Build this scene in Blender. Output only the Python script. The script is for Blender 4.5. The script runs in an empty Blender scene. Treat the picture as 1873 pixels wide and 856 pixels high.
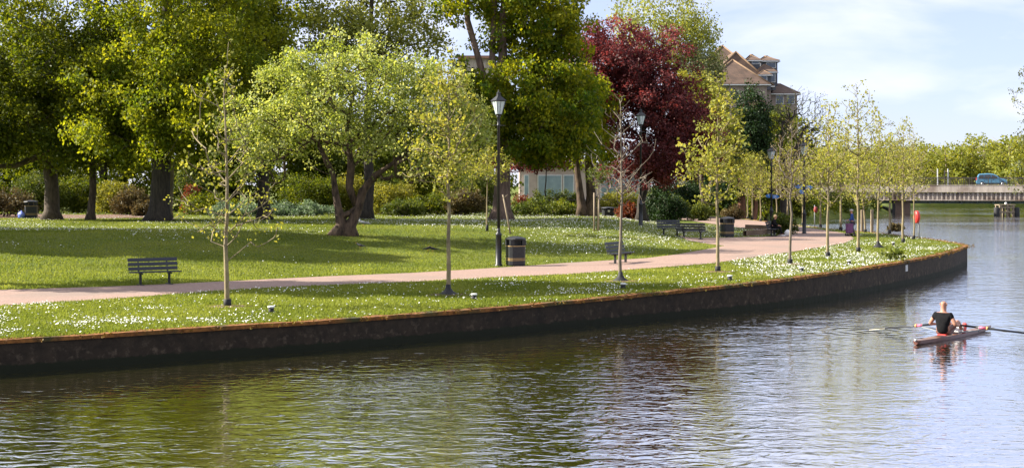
import bpy, bmesh, math, random
import numpy as np
from mathutils import Vector, Matrix, Euler, geometry

# ------------------------------------------------------------------ camera
S = bpy.context.scene
COL = S.collection
F, HY, CX, CH = 2600.0, 338.0, 936.5, 4.2          # focal length in photo pixels, horizon row, centre column, eye height
cam = bpy.data.cameras.new('camera'); camo = bpy.data.objects.new('camera', cam); COL.objects.link(camo)
cam.sensor_width = 36; cam.lens = 36 * F / 1873; cam.shift_y = -(428 - HY) / 1873
cam.clip_end = 5000; cam.clip_start = .2
camo.location = (0, 0, CH); camo.rotation_euler = (math.pi / 2, 0, 0)
S.camera = camo

# ------------------------------------------------------------------ light
EL = math.radians(32); AZ = math.radians(-84)       # azimuth from +Y towards +X
SUN = Vector((math.sin(AZ) * math.cos(EL), math.cos(AZ) * math.cos(EL), math.sin(EL)))
w = bpy.data.worlds.new('World'); S.world = w; w.use_nodes = True
nt = w.node_tree; N, L = nt.nodes, nt.links; N.clear()
out = N.new('ShaderNodeOutputWorld'); bg = N.new('ShaderNodeBackground'); sky = N.new('ShaderNodeTexSky')
sky.sky_type = 'NISHITA'; sky.sun_disc = False; sky.sun_elevation = EL; sky.sun_rotation = AZ % (2 * math.pi)
sky.air_density = 1.0; sky.dust_density = .15; sky.ozone_density = 4.0
tc = N.new('ShaderNodeTexCoord'); mp = N.new('ShaderNodeMapping'); mp.inputs['Scale'].default_value = (1, 1, 3.2)
mp.inputs['Location'].default_value = (.35, .1, .12)
cn = N.new('ShaderNodeTexNoise'); cn.inputs['Scale'].default_value = 6.5; cn.inputs['Detail'].default_value = 7
cn.inputs['Roughness'].default_value = .52; cn.inputs['Distortion'].default_value = .25
cr = N.new('ShaderNodeValToRGB'); cr.color_ramp.elements[0].position = .43; cr.color_ramp.elements[1].position = .70
cr.color_ramp.elements[0].color = (.42, .42, .42, 1); cr.color_ramp.elements[1].color = (.92, .92, .92, 1)
mx = N.new('ShaderNodeMix'); mx.data_type = 'RGBA'; mx.inputs[7].default_value = (7.6, 7.8, 8.9, 1)
CLOUD, SKYTINT = mx, N.new('ShaderNodeMix')
SKYTINT.data_type = 'RGBA'; SKYTINT.blend_type = 'MULTIPLY'; SKYTINT.inputs[0].default_value = 1; SKYTINT.inputs[7].default_value = (.88, .92, 1.31, 1)
L.new(tc.outputs['Generated'], mp.inputs['Vector']); L.new(mp.outputs[0], cn.inputs['Vector'])
sz = N.new('ShaderNodeSeparateXYZ'); L.new(tc.outputs['Generated'], sz.inputs[0])
cz = N.new('ShaderNodeMapRange'); cz.inputs[1].default_value = .10; cz.inputs[2].default_value = .40; cz.inputs[3].default_value = 0; cz.inputs[4].default_value = .17; L.new(sz.outputs['Z'], cz.inputs[0])
ca = N.new('ShaderNodeMath'); L.new(cn.outputs['Fac'], ca.inputs[0]); L.new(cz.outputs[0], ca.inputs[1])
L.new(ca.outputs[0], cr.inputs['Fac']); L.new(cr.outputs['Color'], mx.inputs[0])
L.new(sky.outputs[0], SKYTINT.inputs[6]); L.new(SKYTINT.outputs[2], mx.inputs[6]); L.new(mx.outputs[2], bg.inputs['Color'])
bg.inputs['Strength'].default_value = .05
L.new(bg.outputs[0], out.inputs[0])
sl = bpy.data.lights.new('sun', 'SUN'); sl.energy = 5.0; sl.angle = math.radians(.5); sl.color = (1, .93, .80)
slo = bpy.data.objects.new('sun', sl); COL.objects.link(slo); slo.rotation_euler = SUN.to_track_quat('Z', 'Y').to_euler(); slo.location = (0, 0, 60)
S.view_settings.view_transform = 'Standard'; S.view_settings.look = 'None'; S.view_settings.gamma = 1
S.view_settings.use_curve_mapping = False; S.view_settings.exposure = 1.56
S.cycles.max_bounces = 7; S.cycles.diffuse_bounces = 3; S.cycles.glossy_bounces = 3; S.cycles.transmission_bounces = 5
S.cycles.transparent_max_bounces = 6; S.cycles.sample_clamp_indirect = 6; S.cycles.use_denoising = True
S.cycles.caustics_reflective = False; S.cycles.caustics_refractive = False

rng = np.random.default_rng(7); random.seed(7)
PI = math.pi

# ------------------------------------------------------------------ helpers: objects
def tag(o, label=None, cat=None, group=None, kind=None):
    if label: o['label'] = label
    if cat: o['category'] = cat
    if group: o['group'] = group
    if kind: o['kind'] = kind
    return o
def empty(name, loc, rz=0, label=None, cat=None, group=None):
    o = bpy.data.objects.new(name, None); COL.objects.link(o); o.location = loc; o.rotation_euler = (0, 0, rz)
    o.empty_display_size = .2
    return tag(o, label, cat, group)
def copy_tree(o, parent=None):
    c = o.copy(); COL.objects.link(c); c.parent = parent
    for ch in [q for q in bpy.data.objects if q.parent == o]:
        copy_tree(ch, c)
    return c
class MB:
    def __init__(s): s.v = []; s.f = []; s.sm = []
    def add(s, vs, fs, smooth=False, M=None):
        b = len(s.v)
        for p in vs: s.v.append(tuple(M @ Vector(p)) if M else tuple(p))
        for f in fs: s.f.append([b + i for i in f]); s.sm.append(smooth)
        return s
    def box(s, c, d, M=None, rz=0, rx=0, ry=0):
        x, y, z = d[0] / 2, d[1] / 2, d[2] / 2
        R = Matrix.Translation(c) @ Euler((rx, ry, rz)).to_matrix().to_4x4()
        if M: R = M @ R
        return s.add([(-x,-y,-z),(x,-y,-z),(x,y,-z),(-x,y,-z),(-x,-y,z),(x,-y,z),(x,y,z),(-x,y,z)],
                     [(0,3,2,1),(4,5,6,7),(0,1,5,4),(1,2,6,5),(2,3,7,6),(3,0,4,7)], False, R)
    def tube(s, pts, rad, n=8, caps=True, smooth=True):
        pts = [Vector(p) for p in pts]; k = len(pts)
        if not hasattr(rad, '__len__'): rad = [rad] * k
        b = len(s.v); ref = None
        for i, p in enumerate(pts):
            t = (pts[min(i + 1, k - 1)] - pts[max(i - 1, 0)]).normalized()
            if ref is None:
                ref = t.orthogonal().normalized()
            ref = (ref - t * ref.dot(t)); ref = ref.normalized() if ref.length > 1e-6 else t.orthogonal().normalized()
            bi = t.cross(ref)
            for j in range(n):
                a = 2 * PI * j / n
                s.v.append(tuple(p + (ref * math.cos(a) + bi * math.sin(a)) * rad[i]))
        for i in range(k - 1):
            for j in range(n):
                q = (j + 1) % n
                s.f.append([b + i*n + j, b + i*n + q, b + (i+1)*n + q, b + (i+1)*n + j]); s.sm.append(smooth)
        if caps:
            s.f.append([b + j for j in range(n)][::-1]); s.sm.append(False)
            s.f.append([b + (k-1)*n + j for j in range(n)]); s.sm.append(False)
        return s
    def lathe(s, prof, n=12, c=(0, 0, 0), rot=0, smooth=True):
        b = len(s.v)
        for r, z in prof:
            for j in range(n):
                a = 2 * PI * j / n + rot
                s.v.append((c[0] + r * math.cos(a), c[1] + r * math.sin(a), c[2] + z))
        for i in range(len(prof) - 1):
            for j in range(n):
                q = (j + 1) % n
                s.f.append([b + i*n + j, b + i*n + q, b + (i+1)*n + q, b + (i+1)*n + j]); s.sm.append(smooth)
        s.f.append([b + j for j in range(n)][::-1]); s.sm.append(False)
        s.f.append([b + (len(prof)-1)*n + j for j in range(n)]); s.sm.append(False)
        return s
    def prism(s, poly, d0, d1, axis='y', M=None):
        # poly of 2-D points (x,z) extruded along y, or (x,y) along z
        n = len(poly)
        mk = (lambda p, d: (p[0], d, p[1])) if axis == 'y' else ((lambda p, d: (p[0], p[1], d)) if axis == 'z' else (lambda p, d: (d, p[0], p[1])))
        vs = [mk(p, d0) for p in poly] + [mk(p, d1) for p in poly]
        fs = [list(range(n))[::-1], list(range(n, 2*n))] + [[i, (i+1) % n, n + (i+1) % n, n + i] for i in range(n)]
        return s.add(vs, fs, False, M)
    def build(s, name, mat, parent=None, bevel=0, loc=None):
        me = bpy.data.meshes.new(name); me.from_pydata(s.v, [], s.f); me.validate()
        if len(s.sm) == len(me.polygons): me.polygons.foreach_set('use_smooth', s.sm)
        bm = bmesh.new(); bm.from_mesh(me); bmesh.ops.recalc_face_normals(bm, faces=bm.faces); bm.to_mesh(me); bm.free()
        me.materials.append(mat); o = bpy.data.objects.new(name, me); COL.objects.link(o)
        if parent: o.parent = parent
        if loc: o.location = loc
        if bevel:
            m = o.modifiers.new('bevel', 'BEVEL'); m.width = bevel; m.segments = 2; m.limit_method = 'ANGLE'
        return o
def npmesh(name, V, Fc, mat, parent=None, tint=None, smooth=False):
    """V (n,3); Fc (m,k) faces of one size; tint per face."""
    me = bpy.data.meshes.new(name); V = np.asarray(V, np.float32); Fc = np.asarray(Fc, np.int32); m, k = Fc.shape
    me.vertices.add(len(V)); me.vertices.foreach_set('co', V.ravel())
    me.loops.add(m * k); me.loops.foreach_set('vertex_index', Fc.ravel())
    me.polygons.add(m); me.polygons.foreach_set('loop_start', np.arange(0, m * k, k, dtype=np.int32))
    if smooth: me.polygons.foreach_set('use_smooth', np.ones(m, bool))
    me.update(calc_edges=True)
    if tint is not None:
        a = me.attributes.new('tint', 'FLOAT', 'FACE'); a.data.foreach_set('value', np.asarray(tint, np.float32))
    me.materials.append(mat); o = bpy.data.objects.new(name, me); COL.objects.link(o)
    if parent: o.parent = parent
    return o

# ------------------------------------------------------------------ helpers: materials
def newmat(name):
    m = bpy.data.materials.new(name); m.use_nodes = True; nt = m.node_tree
    return m, nt.nodes, nt.links, nt.nodes['Principled BSDF'], nt.nodes['Material Output']
def noisy(name, c1, c2, scale=8, rough=.7, bump=0, metal=0, detail=5, stretch=(1, 1, 1), spec=.4, c3=None, s3=1.2, obj=True):
    m, N, L, b, o = newmat(name)
    tc = N.new('ShaderNodeTexCoord'); mp = N.new('ShaderNodeMapping'); mp.inputs['Scale'].default_value = stretch
    L.new(tc.outputs['Object'], mp.inputs[0])
    t = N.new('ShaderNodeTexNoise'); t.inputs['Scale'].default_value = scale; t.inputs['Detail'].default_value = detail; t.inputs['Roughness'].default_value = .62
    L.new(mp.outputs[0], t.inputs['Vector'])
    r = N.new('ShaderNodeValToRGB'); e = r.color_ramp.elements
    e[0].position = .34; e[1].position = .66; e[0].color = (*c1, 1); e[1].color = (*c2, 1)
    L.new(t.outputs['Fac'], r.inputs['Fac']); col = r.outputs['Color']
    if c3:
        t3 = N.new('ShaderNodeTexNoise'); t3.inputs['Scale'].default_value = s3; t3.inputs['Detail'].default_value = 3; L.new(tc.outputs['Object'], t3.inputs['Vector'])
        r3 = N.new('ShaderNodeValToRGB'); r3.color_ramp.elements[0].position = .48; r3.color_ramp.elements[1].position = .66; L.new(t3.outputs['Fac'], r3.inputs['Fac'])
        x = N.new('ShaderNodeMix'); x.data_type = 'RGBA'; x.inputs[7].default_value = (*c3, 1); L.new(r3.outputs['Color'], x.inputs[0]); L.new(col, x.inputs[6]); col = x.outputs[2]
    L.new(col, b.inputs['Base Color'])
    b.inputs['Roughness'].default_value = rough; b.inputs['Metallic'].default_value = metal; b.inputs['Specular IOR Level'].default_value = spec
    if bump:
        bp = N.new('ShaderNodeBump'); bp.inputs['Strength'].default_value = bump; bp.inputs['Distance'].default_value = .03
        L.new(t.outputs['Fac'], bp.inputs['Height']); L.new(bp.outputs[0], b.inputs['Normal'])
    return m
def leafmat(name, cols, transl=.45, rough=.55, tcol=None, gloss=.22):
    """cols: three colours picked by the per-leaf tint"""
    m, N, L, b, o = newmat(name)
    a = N.new('ShaderNodeAttribute'); a.attribute_name = 'tint'
    r = N.new('ShaderNodeValToRGB'); e = r.color_ramp.elements; e[0].color = (*cols[0], 1); e[1].color = (*cols[2], 1)
    e[0].position = .08; e[1].position = .95
    q = e.new(.5); q.color = (*cols[1], 1)
    L.new(a.outputs['Fac'], r.inputs['Fac']); L.new(r.outputs['Color'], b.inputs['Base Color'])
    b.inputs['Roughness'].default_value = rough; b.inputs['Specular IOR Level'].default_value = gloss
    t = N.new('ShaderNodeBsdfTranslucent'); tm = N.new('ShaderNodeMix'); tm.data_type = 'RGBA'; tm.blend_type = 'MULTIPLY'; tm.inputs[0].default_value = 1
    tm.inputs[7].default_value = (*(tcol or (1.5, 1.35, .55)), 1); L.new(r.outputs['Color'], tm.inputs[6]); L.new(tm.outputs[2], t.inputs['Color'])
    x = N.new('ShaderNodeMixShader'); x.inputs[0].default_value = transl
    L.new(b.outputs[0], x.inputs[1]); L.new(t.outputs[0], x.inputs[2]); L.new(x.outputs[0], o.inputs['Surface'])
    return m
def brickmat(name, c1, c2, mortar, scale=1.0, rough=.85, bw=.225, bh=.075, vertical='xz'):
    m, N, L, b, o = newmat(name)
    tc = N.new('ShaderNodeTexCoord'); sp = N.new('ShaderNodeSeparateXYZ'); L.new(tc.outputs['Object'], sp.inputs[0])
    ad = N.new('ShaderNodeMath'); L.new(sp.outputs['X'], ad.inputs[0]); L.new(sp.outputs['Y'], ad.inputs[1])
    cb = N.new('ShaderNodeCombineXYZ'); L.new(ad.outputs[0], cb.inputs['X']); L.new(sp.outputs['Z'], cb.inputs['Y'])
    br = N.new('ShaderNodeTexBrick'); br.inputs['Scale'].default_value = scale; br.inputs['Brick Width'].default_value = bw; br.inputs['Row Height'].default_value = bh
    br.inputs['Mortar Size'].default_value = .008; br.inputs['Color1'].default_value = (*c1, 1); br.inputs['Color2'].default_value = (*c2, 1); br.inputs['Mortar'].default_value = (*mortar, 1)
    L.new(cb.outputs[0], br.inputs['Vector'])
    t = N.new('ShaderNodeTexNoise'); t.inputs['Scale'].default_value = .9; t.inputs['Detail'].default_value = 6; L.new(tc.outputs['Object'], t.inputs['Vector'])
    x = N.new('ShaderNodeMix'); x.data_type = 'RGBA'; x.blend_type = 'MULTIPLY'; x.inputs[0].default_value = .7
    r = N.new('ShaderNodeValToRGB'); r.color_ramp.elements[0].position = .3; r.color_ramp.elements[0].color = (.5, .5, .5, 1); r.color_ramp.elements[1].position = .7; L.new(t.outputs['Fac'], r.inputs['Fac'])
    L.new(br.outputs['Color'], x.inputs[6]); L.new(r.outputs['Color'], x.inputs[7]); L.new(x.outputs[2], b.inputs['Base Color'])
    b.inputs['Roughness'].default_value = rough
    return m

M = {}
M['black_paint'] = noisy('black_paint', (.012, .013, .015), (.022, .023, .026), 14, .45, .1)
M['bench_paint'] = noisy('bench_paint', (.018, .021, .028), (.035, .04, .05), 30, .5, .15, stretch=(1, 6, 6))
M['gold'] = noisy('gold_band', (.42, .27, .09), (.55, .37, .14), 20, .4)
M['glass'] = noisy('lantern_glass', (.45, .55, .55), (.62, .68, .66), 3, .12, spec=.7)
M['bark'] = noisy('bark', (.035, .026, .018), (.115, .085, .06), 5, .9, .9, stretch=(1.6, 1.6, .35))
M['dark_bark'] = noisy('dark_bark', (.02, .017, .014), (.06, .048, .038), 5, .9, .9, stretch=(1.6, 1.6, .35))
M['pink_bark'] = noisy('pink_bark', (.09, .06, .045), (.22, .15, .115), 4, .9, .8, stretch=(1.5, 1.5, .4))
M['red_bark'] = noisy('red_bark', (.07, .032, .018), (.26, .12, .065), 3, .9, .8, stretch=(1.5, 1.5, .4))
M['gnarl_bark'] = noisy('gnarled_bark', (.02, .013, .009), (.13, .085, .055), 4, .9, 1, stretch=(1.4, 1.4, .5))
M['sap_bark'] = noisy('young_bark', (.17, .13, .07), (.31, .25, .14), 9, .8, .4, stretch=(1, 1, .5), c3=(.12, .10, .07))
M['grey_bark'] = noisy('grey_young_bark', (.12, .095, .07), (.22, .18, .13), 9, .8, .4, stretch=(1, 1, .5))
M['twig'] = noisy('twig', (.16, .12, .085), (.27, .21, .15), 6, .85)
M['wood'] = noisy('weathered_wood', (.20, .15, .10), (.34, .27, .19), 9, .85, .3, stretch=(4, 4, .5))
M['soil'] = noisy('soil', (.10, .055, .035), (.19, .11, .075), 7, .95, .6)
M['rubber'] = noisy('rubber', (.012, .012, .013), (.02, .02, .021), 10, .7)
M['white'] = noisy('white_paint', (.62, .62, .60), (.78, .78, .76), 8, .5)
M['red'] = noisy('red_plastic', (.55, .035, .03), (.68, .06, .05), 6, .4)
M['concrete'] = noisy('concrete', (.30, .26, .22), (.46, .40, .34), 2.5, .9, .2, stretch=(2, 2, .6), c3=(.20, .17, .14), s3=.7)
M['dull_red'] = noisy('dark_red_plastic', (.17, .02, .02), (.25, .035, .03), 6, .6)  # red plastic darkened for the lifebuoy case standing in shade
M['steel_grey'] = noisy('steel_grey', (.18, .19, .2), (.26, .27, .28), 8, .5)
M['skin'] = noisy('skin', (.36, .165, .105), (.46, .225, .145), 12, .5)
M['black_cloth'] = noisy('black_cloth', (.006, .006, .007), (.012, .012, .013), 16, .9, spec=.12)

# leaves
LF = {}
LF['oak'] = leafmat('leaf_dark_green', [(.032, .056, .005), (.092, .122, .009), (.20, .215, .016)], .5)
LF['lime'] = leafmat('leaf_mid_green', [(.06, .105, .007), (.175, .215, .014), (.33, .34, .025)], .55)
LF['maple'] = leafmat('leaf_maple', [(.045, .095, .007), (.15, .192, .010), (.34, .325, .014)], .56)
LF['pear'] = leafmat('leaf_pale_green', [(.13, .175, .03), (.26, .32, .07), (.52, .55, .28)], .48)
LF['sapling'] = leafmat('leaf_yellow_green', [(.165, .185, .035), (.29, .305, .065), (.45, .41, .11)], .5, tcol=(1.3, 1.2, .5))
LF['copper'] = leafmat('leaf_copper', [(.045, .014, .016), (.13, .038, .041), (.26, .10, .095)], .42, tcol=(1.7, .8, .7))
LF['willow'] = leafmat('leaf_willow', [(.13, .15, .03), (.23, .26, .055), (.36, .38, .11)], .45)
LF['grey_willow'] = leafmat('leaf_grey_willow', [(.085, .10, .05), (.15, .17, .08), (.24, .26, .13)], .4)
LF['ever'] = leafmat('leaf_evergreen', [(.008, .02, .006), (.018, .042, .010), (.04, .08, .016)], .2)
LF['shrub'] = leafmat('leaf_shrub', [(.035, .058, .009), (.08, .11, .017), (.16, .18, .03)], .4)
LF['yshrub'] = leafmat('leaf_yellow_shrub', [(.10, .11, .016), (.19, .195, .026), (.30, .28, .045)], .4)
LF['brown'] = leafmat('leaf_brown_twiggy', [(.055, .045, .022), (.11, .085, .035), (.18, .15, .055)], .3, tcol=(1.2, 1, .7))
LF['redshrub'] = leafmat('leaf_red_shrub', [(.10, .03, .018), (.17, .055, .028), (.24, .11, .045)], .4, tcol=(1.4, .8, .6))
LF['bluegreen'] = leafmat('leaf_blue_green', [(.07, .11, .06), (.14, .19, .11), (.25, .31, .2)], .3, tcol=(1.1, 1.2, .8))
LF['wood'] = leafmat('leaf_far_wood', [(.12, .145, .022), (.205, .225, .032), (.30, .30, .06)], .45)
LF['grass'] = leafmat('grass_blades', [(.10, .135, .017), (.20, .232, .034), (.32, .33, .065)], .45, rough=.7, tcol=(1.2, 1.2, .7), gloss=.2)

def unit(n, r):
    v = r.normal(size=(n, 3)); return v / np.linalg.norm(v, axis=1)[:, None]
def blob_points(blobs, n, r, shell=2.2):
    wts = np.array([b[3] * b[4] * b[5] * (b[6] if len(b) > 6 else 1) for b in blobs]); wts = wts / wts.sum()
    idx = r.choice(len(blobs), n, p=wts); B = np.array([b[:6] for b in blobs])[idx]
    u = unit(n, r) * (r.random(n) ** (1 / shell))[:, None]
    return B[:, :3] + u * B[:, 3:6]
def leaves(centres, rc, per, size, r, tip_dir=(0, 0, -.3), flat=.8, clump=None, up=.25):
    """rhombus leaves scattered round twig ends"""
    n = len(centres) * per; C = np.repeat(centres, per, 0); ct = np.repeat(r.random(len(centres)) if clump is None else clump, per)
    o = unit(n, r) * (r.random(n) ** .5)[:, None] * rc; o[:, 2] *= flat
    Pt = C + o
    dirv = unit(n, r) * .8 + np.array(tip_dir) + o / max(rc, 1e-6) * .4; dirv /= np.linalg.norm(dirv, axis=1)[:, None]
    nr = unit(n, r) + np.array([0, 0, up]); sd = np.cross(dirv, nr); sd /= np.linalg.norm(sd, axis=1)[:, None] + 1e-9
    s = size * (r.uniform(.55, 1.3, n) * np.repeat(r.uniform(.75, 1.2, len(centres)), per))[:, None]
    nn = np.cross(sd, dirv)
    V = np.stack([Pt - dirv * s * .5, Pt + sd * s * .36 + nn * s * .08, Pt + dirv * s * .5, Pt - sd * s * .36 + nn * s * .08], 1).reshape(-1, 3)
    tint = np.clip(.55 * r.random(n) + .5 * ct - .03, 0, 1)
    return V, np.arange(4 * n).reshape(-1, 4), tint
# ------------------------------------------------------------------ terrain
def ss(a, b, x):
    t = np.clip((np.asarray(x, float) - a) / (b - a), 0, 1); return t * t * (3 - 2 * t)
def g(x): return .76 + .22 * ss(-2, 14, x)
def unp(px, py, z):                                # ray through a photo pixel meets height z
    Y = (CH - z) * F / (py - HY); return ((px - CX) / F * Y, Y)
def unpg(px, py):
    z = .9
    for _ in range(12):
        x, y = unp(px, py, z); z = float(g(x))
    return (x, y)
BACK = [unpg(*p) for p in [(-160, 539), (0, 531), (200, 525), (300, 520.5), (420, 515), (600, 506), (760, 499.5), (914, 490), (1035, 481.5), (1180, 473), (1238, 466), (1300, 455), (1325, 450)]]
BX = np.array([p[0] for p in BACK]); BY = np.array([p[1] for p in BACK])
def yback(x):
    x = np.asarray(x, float); y = np.interp(x, BX, BY)
    return np.where(x < BX[0], BY[0] + (x - BX[0]) * .55, np.where(x > BX[-1], BY[-1] + (x - BX[-1]) * 1.5, y))
def vnoise(x, y, s, seed=0):
    x = np.asarray(x, float) / s; y = np.asarray(y, float) / s; xi = np.floor(x).astype(np.int64); yi = np.floor(y).astype(np.int64); fx = x - xi; fy = y - yi
    def h(a, b):
        n = (a * 374761393 + b * 668265263 + seed * 1442695041) & 0xffffffff
        n = ((n ^ (n >> 13)) * 1274126177) & 0xffffffff
        return ((n ^ (n >> 16)) & 0xffff) / 65535.
    fx = fx * fx * (3 - 2 * fx); fy = fy * fy * (3 - 2 * fy)
    return (h(xi, yi) * (1 - fx) + h(xi + 1, yi) * fx) * (1 - fy) + (h(xi, yi + 1) * (1 - fx) + h(xi + 1, yi + 1) * fx) * fy
# river wall traced at the water line, then the straight bank behind the point, then natural bank
WB = [(-330, 706), (0, 684.7), (165, 673), (331, 660), (497, 648), (620, 639), (738, 628), (894, 615), (1049, 599), (1240, 581), (1372, 568), (1460, 557), (1547, 543), (1591, 534), (1635, 525), (1679, 515), (1723, 503), (1750, 494), (1765, 486)]
WALL = [unp(px, py, 0) for px, py in WB]
x0, y0 = WALL[0]; WALL = [(x0 - 90, y0 - 42), (x0 - 30, y0 - 14)] + WALL
WALL += [(24.1, 75.0), (24.6, 78.5), (24.9, 84), (24.6, 93), (23.6, 101), (22.9, 112), (22.3, 124), (22.2, 134)]
NAT = [(23.5, 143), (27, 152), (34, 166), (44, 184), (53, 199), (62, 225), (70, 258), (80, 268), (120, 273), (260, 276), (700, 279)]
def smooth_poly(P, it=2):
    P = [Vector(p) for p in P]
    for _ in range(it):
        Q = [P[0]]
        for a, b in zip(P[:-1], P[1:]): Q += [a * .75 + b * .25, a * .25 + b * .75]
        P = Q + [P[-1]]
    return [tuple(p) for p in P]
WALLS = smooth_poly(WALL, 2)
EDGE = np.array(WALLS + NAT); EDGE = EDGE[np.argsort(EDGE[:, 1], kind='stable')]
def xedge(y): return np.interp(y, EDGE[:, 1], EDGE[:, 0])
def T(x, y):
    x = np.asarray(x, float); y = np.asarray(y, float)
    d = y - yback(x)
    m = 1.15 * ss(0, 26, d) * (1 - ss(4, 15, x))
    m = m + .10 * (vnoise(x, y, 11, 3) - .5) * ss(2, 12, d) * (1 - ss(6, 14, x))
    z = g(x) + m
    nat = ss(134, 142, y)                        # soft bank behind the wall
    de = xedge(y) - x
    z = z * (1 - nat) + nat * (z * ss(-.2, 3.0, de) - .25 * (1 - ss(-.2, 1.2, de)))
    return z
def P(px, py):                                     # photo pixel -> point of the ground
    Y = 30.0; prev = None
    for _ in range(2200):
        x = (px - CX) / F * Y; zr = CH - (py - HY) / F * Y
        if zr <= float(T(x, Y)): break
        Y += .08
    return Vector((x, Y, float(T(x, Y))))
def at(px, Y, dz=0):
    x = (px - CX) / F * Y; return Vector((x, Y, float(T(x, Y)) + dz))
def zat(py, Y): return CH - (py - HY) / F * Y
def xat(px, Y): return (px - CX) / F * Y

# ground sheet, row by row up to the water's edge
rows = np.concatenate([np.arange(-20, 26, 4.), np.arange(26, 72, .45), np.arange(72, 80, .22), np.arange(80, 140, .7), np.arange(140, 290, 2.5), [300, 340, 420, 600, 1000, 1800]])
nc = 150
tt = np.linspace(0, 1, nc); tt = 1 - (1 - tt) ** 2.3
GV = []
for y in rows:
    xe = float(xedge(y)); xl = min(-60 - y * .5, xe - 60)
    xs = xl + (xe - .06 - xl) * tt
    zs = T(xs, np.full(nc, y))
    GV.append(np.stack([xs, np.full(nc, y), zs], 1))
GV = np.concatenate(GV); ii = np.arange(len(rows) - 1)[:, None] * nc + np.arange(nc - 1)[None, :]
ii = ii.ravel(); GF = np.stack([ii, ii + 1, ii + nc + 1, ii + nc], 1)
def lawnmat():
    m, N, L, b, o = newmat('lawn')
    tc = N.new('ShaderNodeTexCoord')
    def noise(sc, det, rough=.6):
        t = N.new('ShaderNodeTexNoise'); t.inputs['Scale'].default_value = sc; t.inputs['Detail'].default_value = det; t.inputs['Roughness'].default_value = rough; L.new(tc.outputs['Object'], t.inputs['Vector']); return t
    def ramp(t, p0, c0, p1, c1):
        r = N.new('ShaderNodeValToRGB'); e = r.color_ramp.elements; e[0].position = p0; e[1].position = p1; e[0].color = (*c0, 1); e[1].color = (*c1, 1); L.new(t.outputs['Fac'], r.inputs['Fac']); return r
    t1 = noise(9, 8, .7); t2 = noise(.35, 4); t3 = noise(45, 3, .7)
    r1 = ramp(t1, .3, (.075, .105, .016), .72, (.20, .22, .045)); r2 = ramp(t2, .35, (.72, .85, .7), .68, (1.15, 1.05, 1.1)); r3 = ramp(t3, .3, (.55, .6, .5), .7, (1.25, 1.2, 1.2))
    x = N.new('ShaderNodeMix'); x.data_type = 'RGBA'; x.blend_type = 'MULTIPLY'; x.inputs[0].default_value = 1; L.new(r1.outputs[0], x.inputs[6]); L.new(r2.outputs[0], x.inputs[7])
    y = N.new('ShaderNodeMix'); y.data_type = 'RGBA'; y.blend_type = 'MULTIPLY'; y.inputs[0].default_value = 1; L.new(x.outputs[2], y.inputs[6]); L.new(r3.outputs[0], y.inputs[7])
    L.new(y.outputs[2], b.inputs['Base Color']); b.inputs['Roughness'].default_value = .9; b.inputs['Specular IOR Level'].default_value = .15
    bp = N.new('ShaderNodeBump'); bp.inputs['Strength'].default_value = .9; bp.inputs['Distance'].default_value = .05; L.new(t3.outputs['Fac'], bp.inputs['Height']); L.new(bp.outputs[0], b.inputs['Normal'])
    return m
ground = npmesh('ground', GV, GF, lawnmat(), smooth=True); tag(ground, 'grassy park lawn rising from the river wall', 'lawn', kind='structure')
# bank on the right, outside the bend
rb = [(50, -30), (50, 60), (50, 95), (53, 130), (68, 170), (98, 215), (136, 250), (300, 262), (700, 262), (700, -30)]
bk = MB(); n_ = len(rb)
bk.add([(x, y, .75) for x, y in rb] + [(x - 1.6 if i < 7 else x, y, -.4) for i, (x, y) in enumerate(rb)], [list(range(n_))] + [[i, i + 1, n_ + i + 1, n_ + i] for i in range(n_ - 1)])
tag(bk.build('right_bank', ground.data.materials[0]), 'grassy river bank at the right edge', 'bank', kind='structure')

# paved path
PATH = [(-160, 570), (0, 560), (200, 548), (420, 531), (560, 524), (760, 516), (923, 507), (1041, 502), (1140, 495), (1303, 482.6), (1451, 461), (1545, 445), (1562, 437), (1552, 428), (1500, 420), (1440, 411), (1390, 405), (1340, 399.5), (1287, 395.5), (1240, 393), (1190, 392)]
PATHB = [(1190, 398), (1248, 402), (1300, 409.5), (1352, 417), (1400, 421), (1428, 427), (1420, 433), (1362, 434), (1323, 436), (1262, 439.5), (1240, 438), (1258, 444)]
pts = [unpg(*p) for p in PATH + PATHB] + BACK[::-1]
bm = bmesh.new(); fvs = [bm.verts.new((x, y, 0)) for x, y in pts]; bm.faces.new(fvs)
for k in np.arange(-40, 30, 1.0): bmesh.ops.bisect_plane(bm, geom=bm.verts[:] + bm.edges[:] + bm.faces[:], plane_co=(k, 0, 0), plane_no=(1, 0, 0))
for k in np.arange(30, 150, 3.0): bmesh.ops.bisect_plane(bm, geom=bm.verts[:] + bm.edges[:] + bm.faces[:], plane_co=(0, k, 0), plane_no=(0, 1, 0))
for v in bm.verts: v.co.z = float(T(v.co.x, v.co.y)) + .02
bmesh.ops.triangulate(bm, faces=bm.faces); bmesh.ops.recalc_face_normals(bm, faces=bm.faces)
me = bpy.data.meshes.new('path'); bm.to_mesh(me); bm.free()
M['path'] = noisy('pink_asphalt', (.20, .132, .104), (.335, .225, .178), 16, .9, .3, detail=9, c3=(.22, .16, .13), s3=.35)
me.materials.append(M['path']); po = bpy.data.objects.new('path', me); COL.objects.link(po); tag(po, 'pinkish paved riverside path', 'path', kind='structure')
PPOLY = np.array(pts)
def inpath(x, y, m=0):
    inside = np.zeros(len(x), bool); n = len(PPOLY)
    for i in range(n):
        (xa, ya), (xb, yb) = PPOLY[i], PPOLY[(i + 1) % n]
        c = ((ya > y) != (yb > y)) & (x < (xb - xa) * (y - ya) / (yb - ya + 1e-12) + xa); inside ^= c
    return inside

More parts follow.
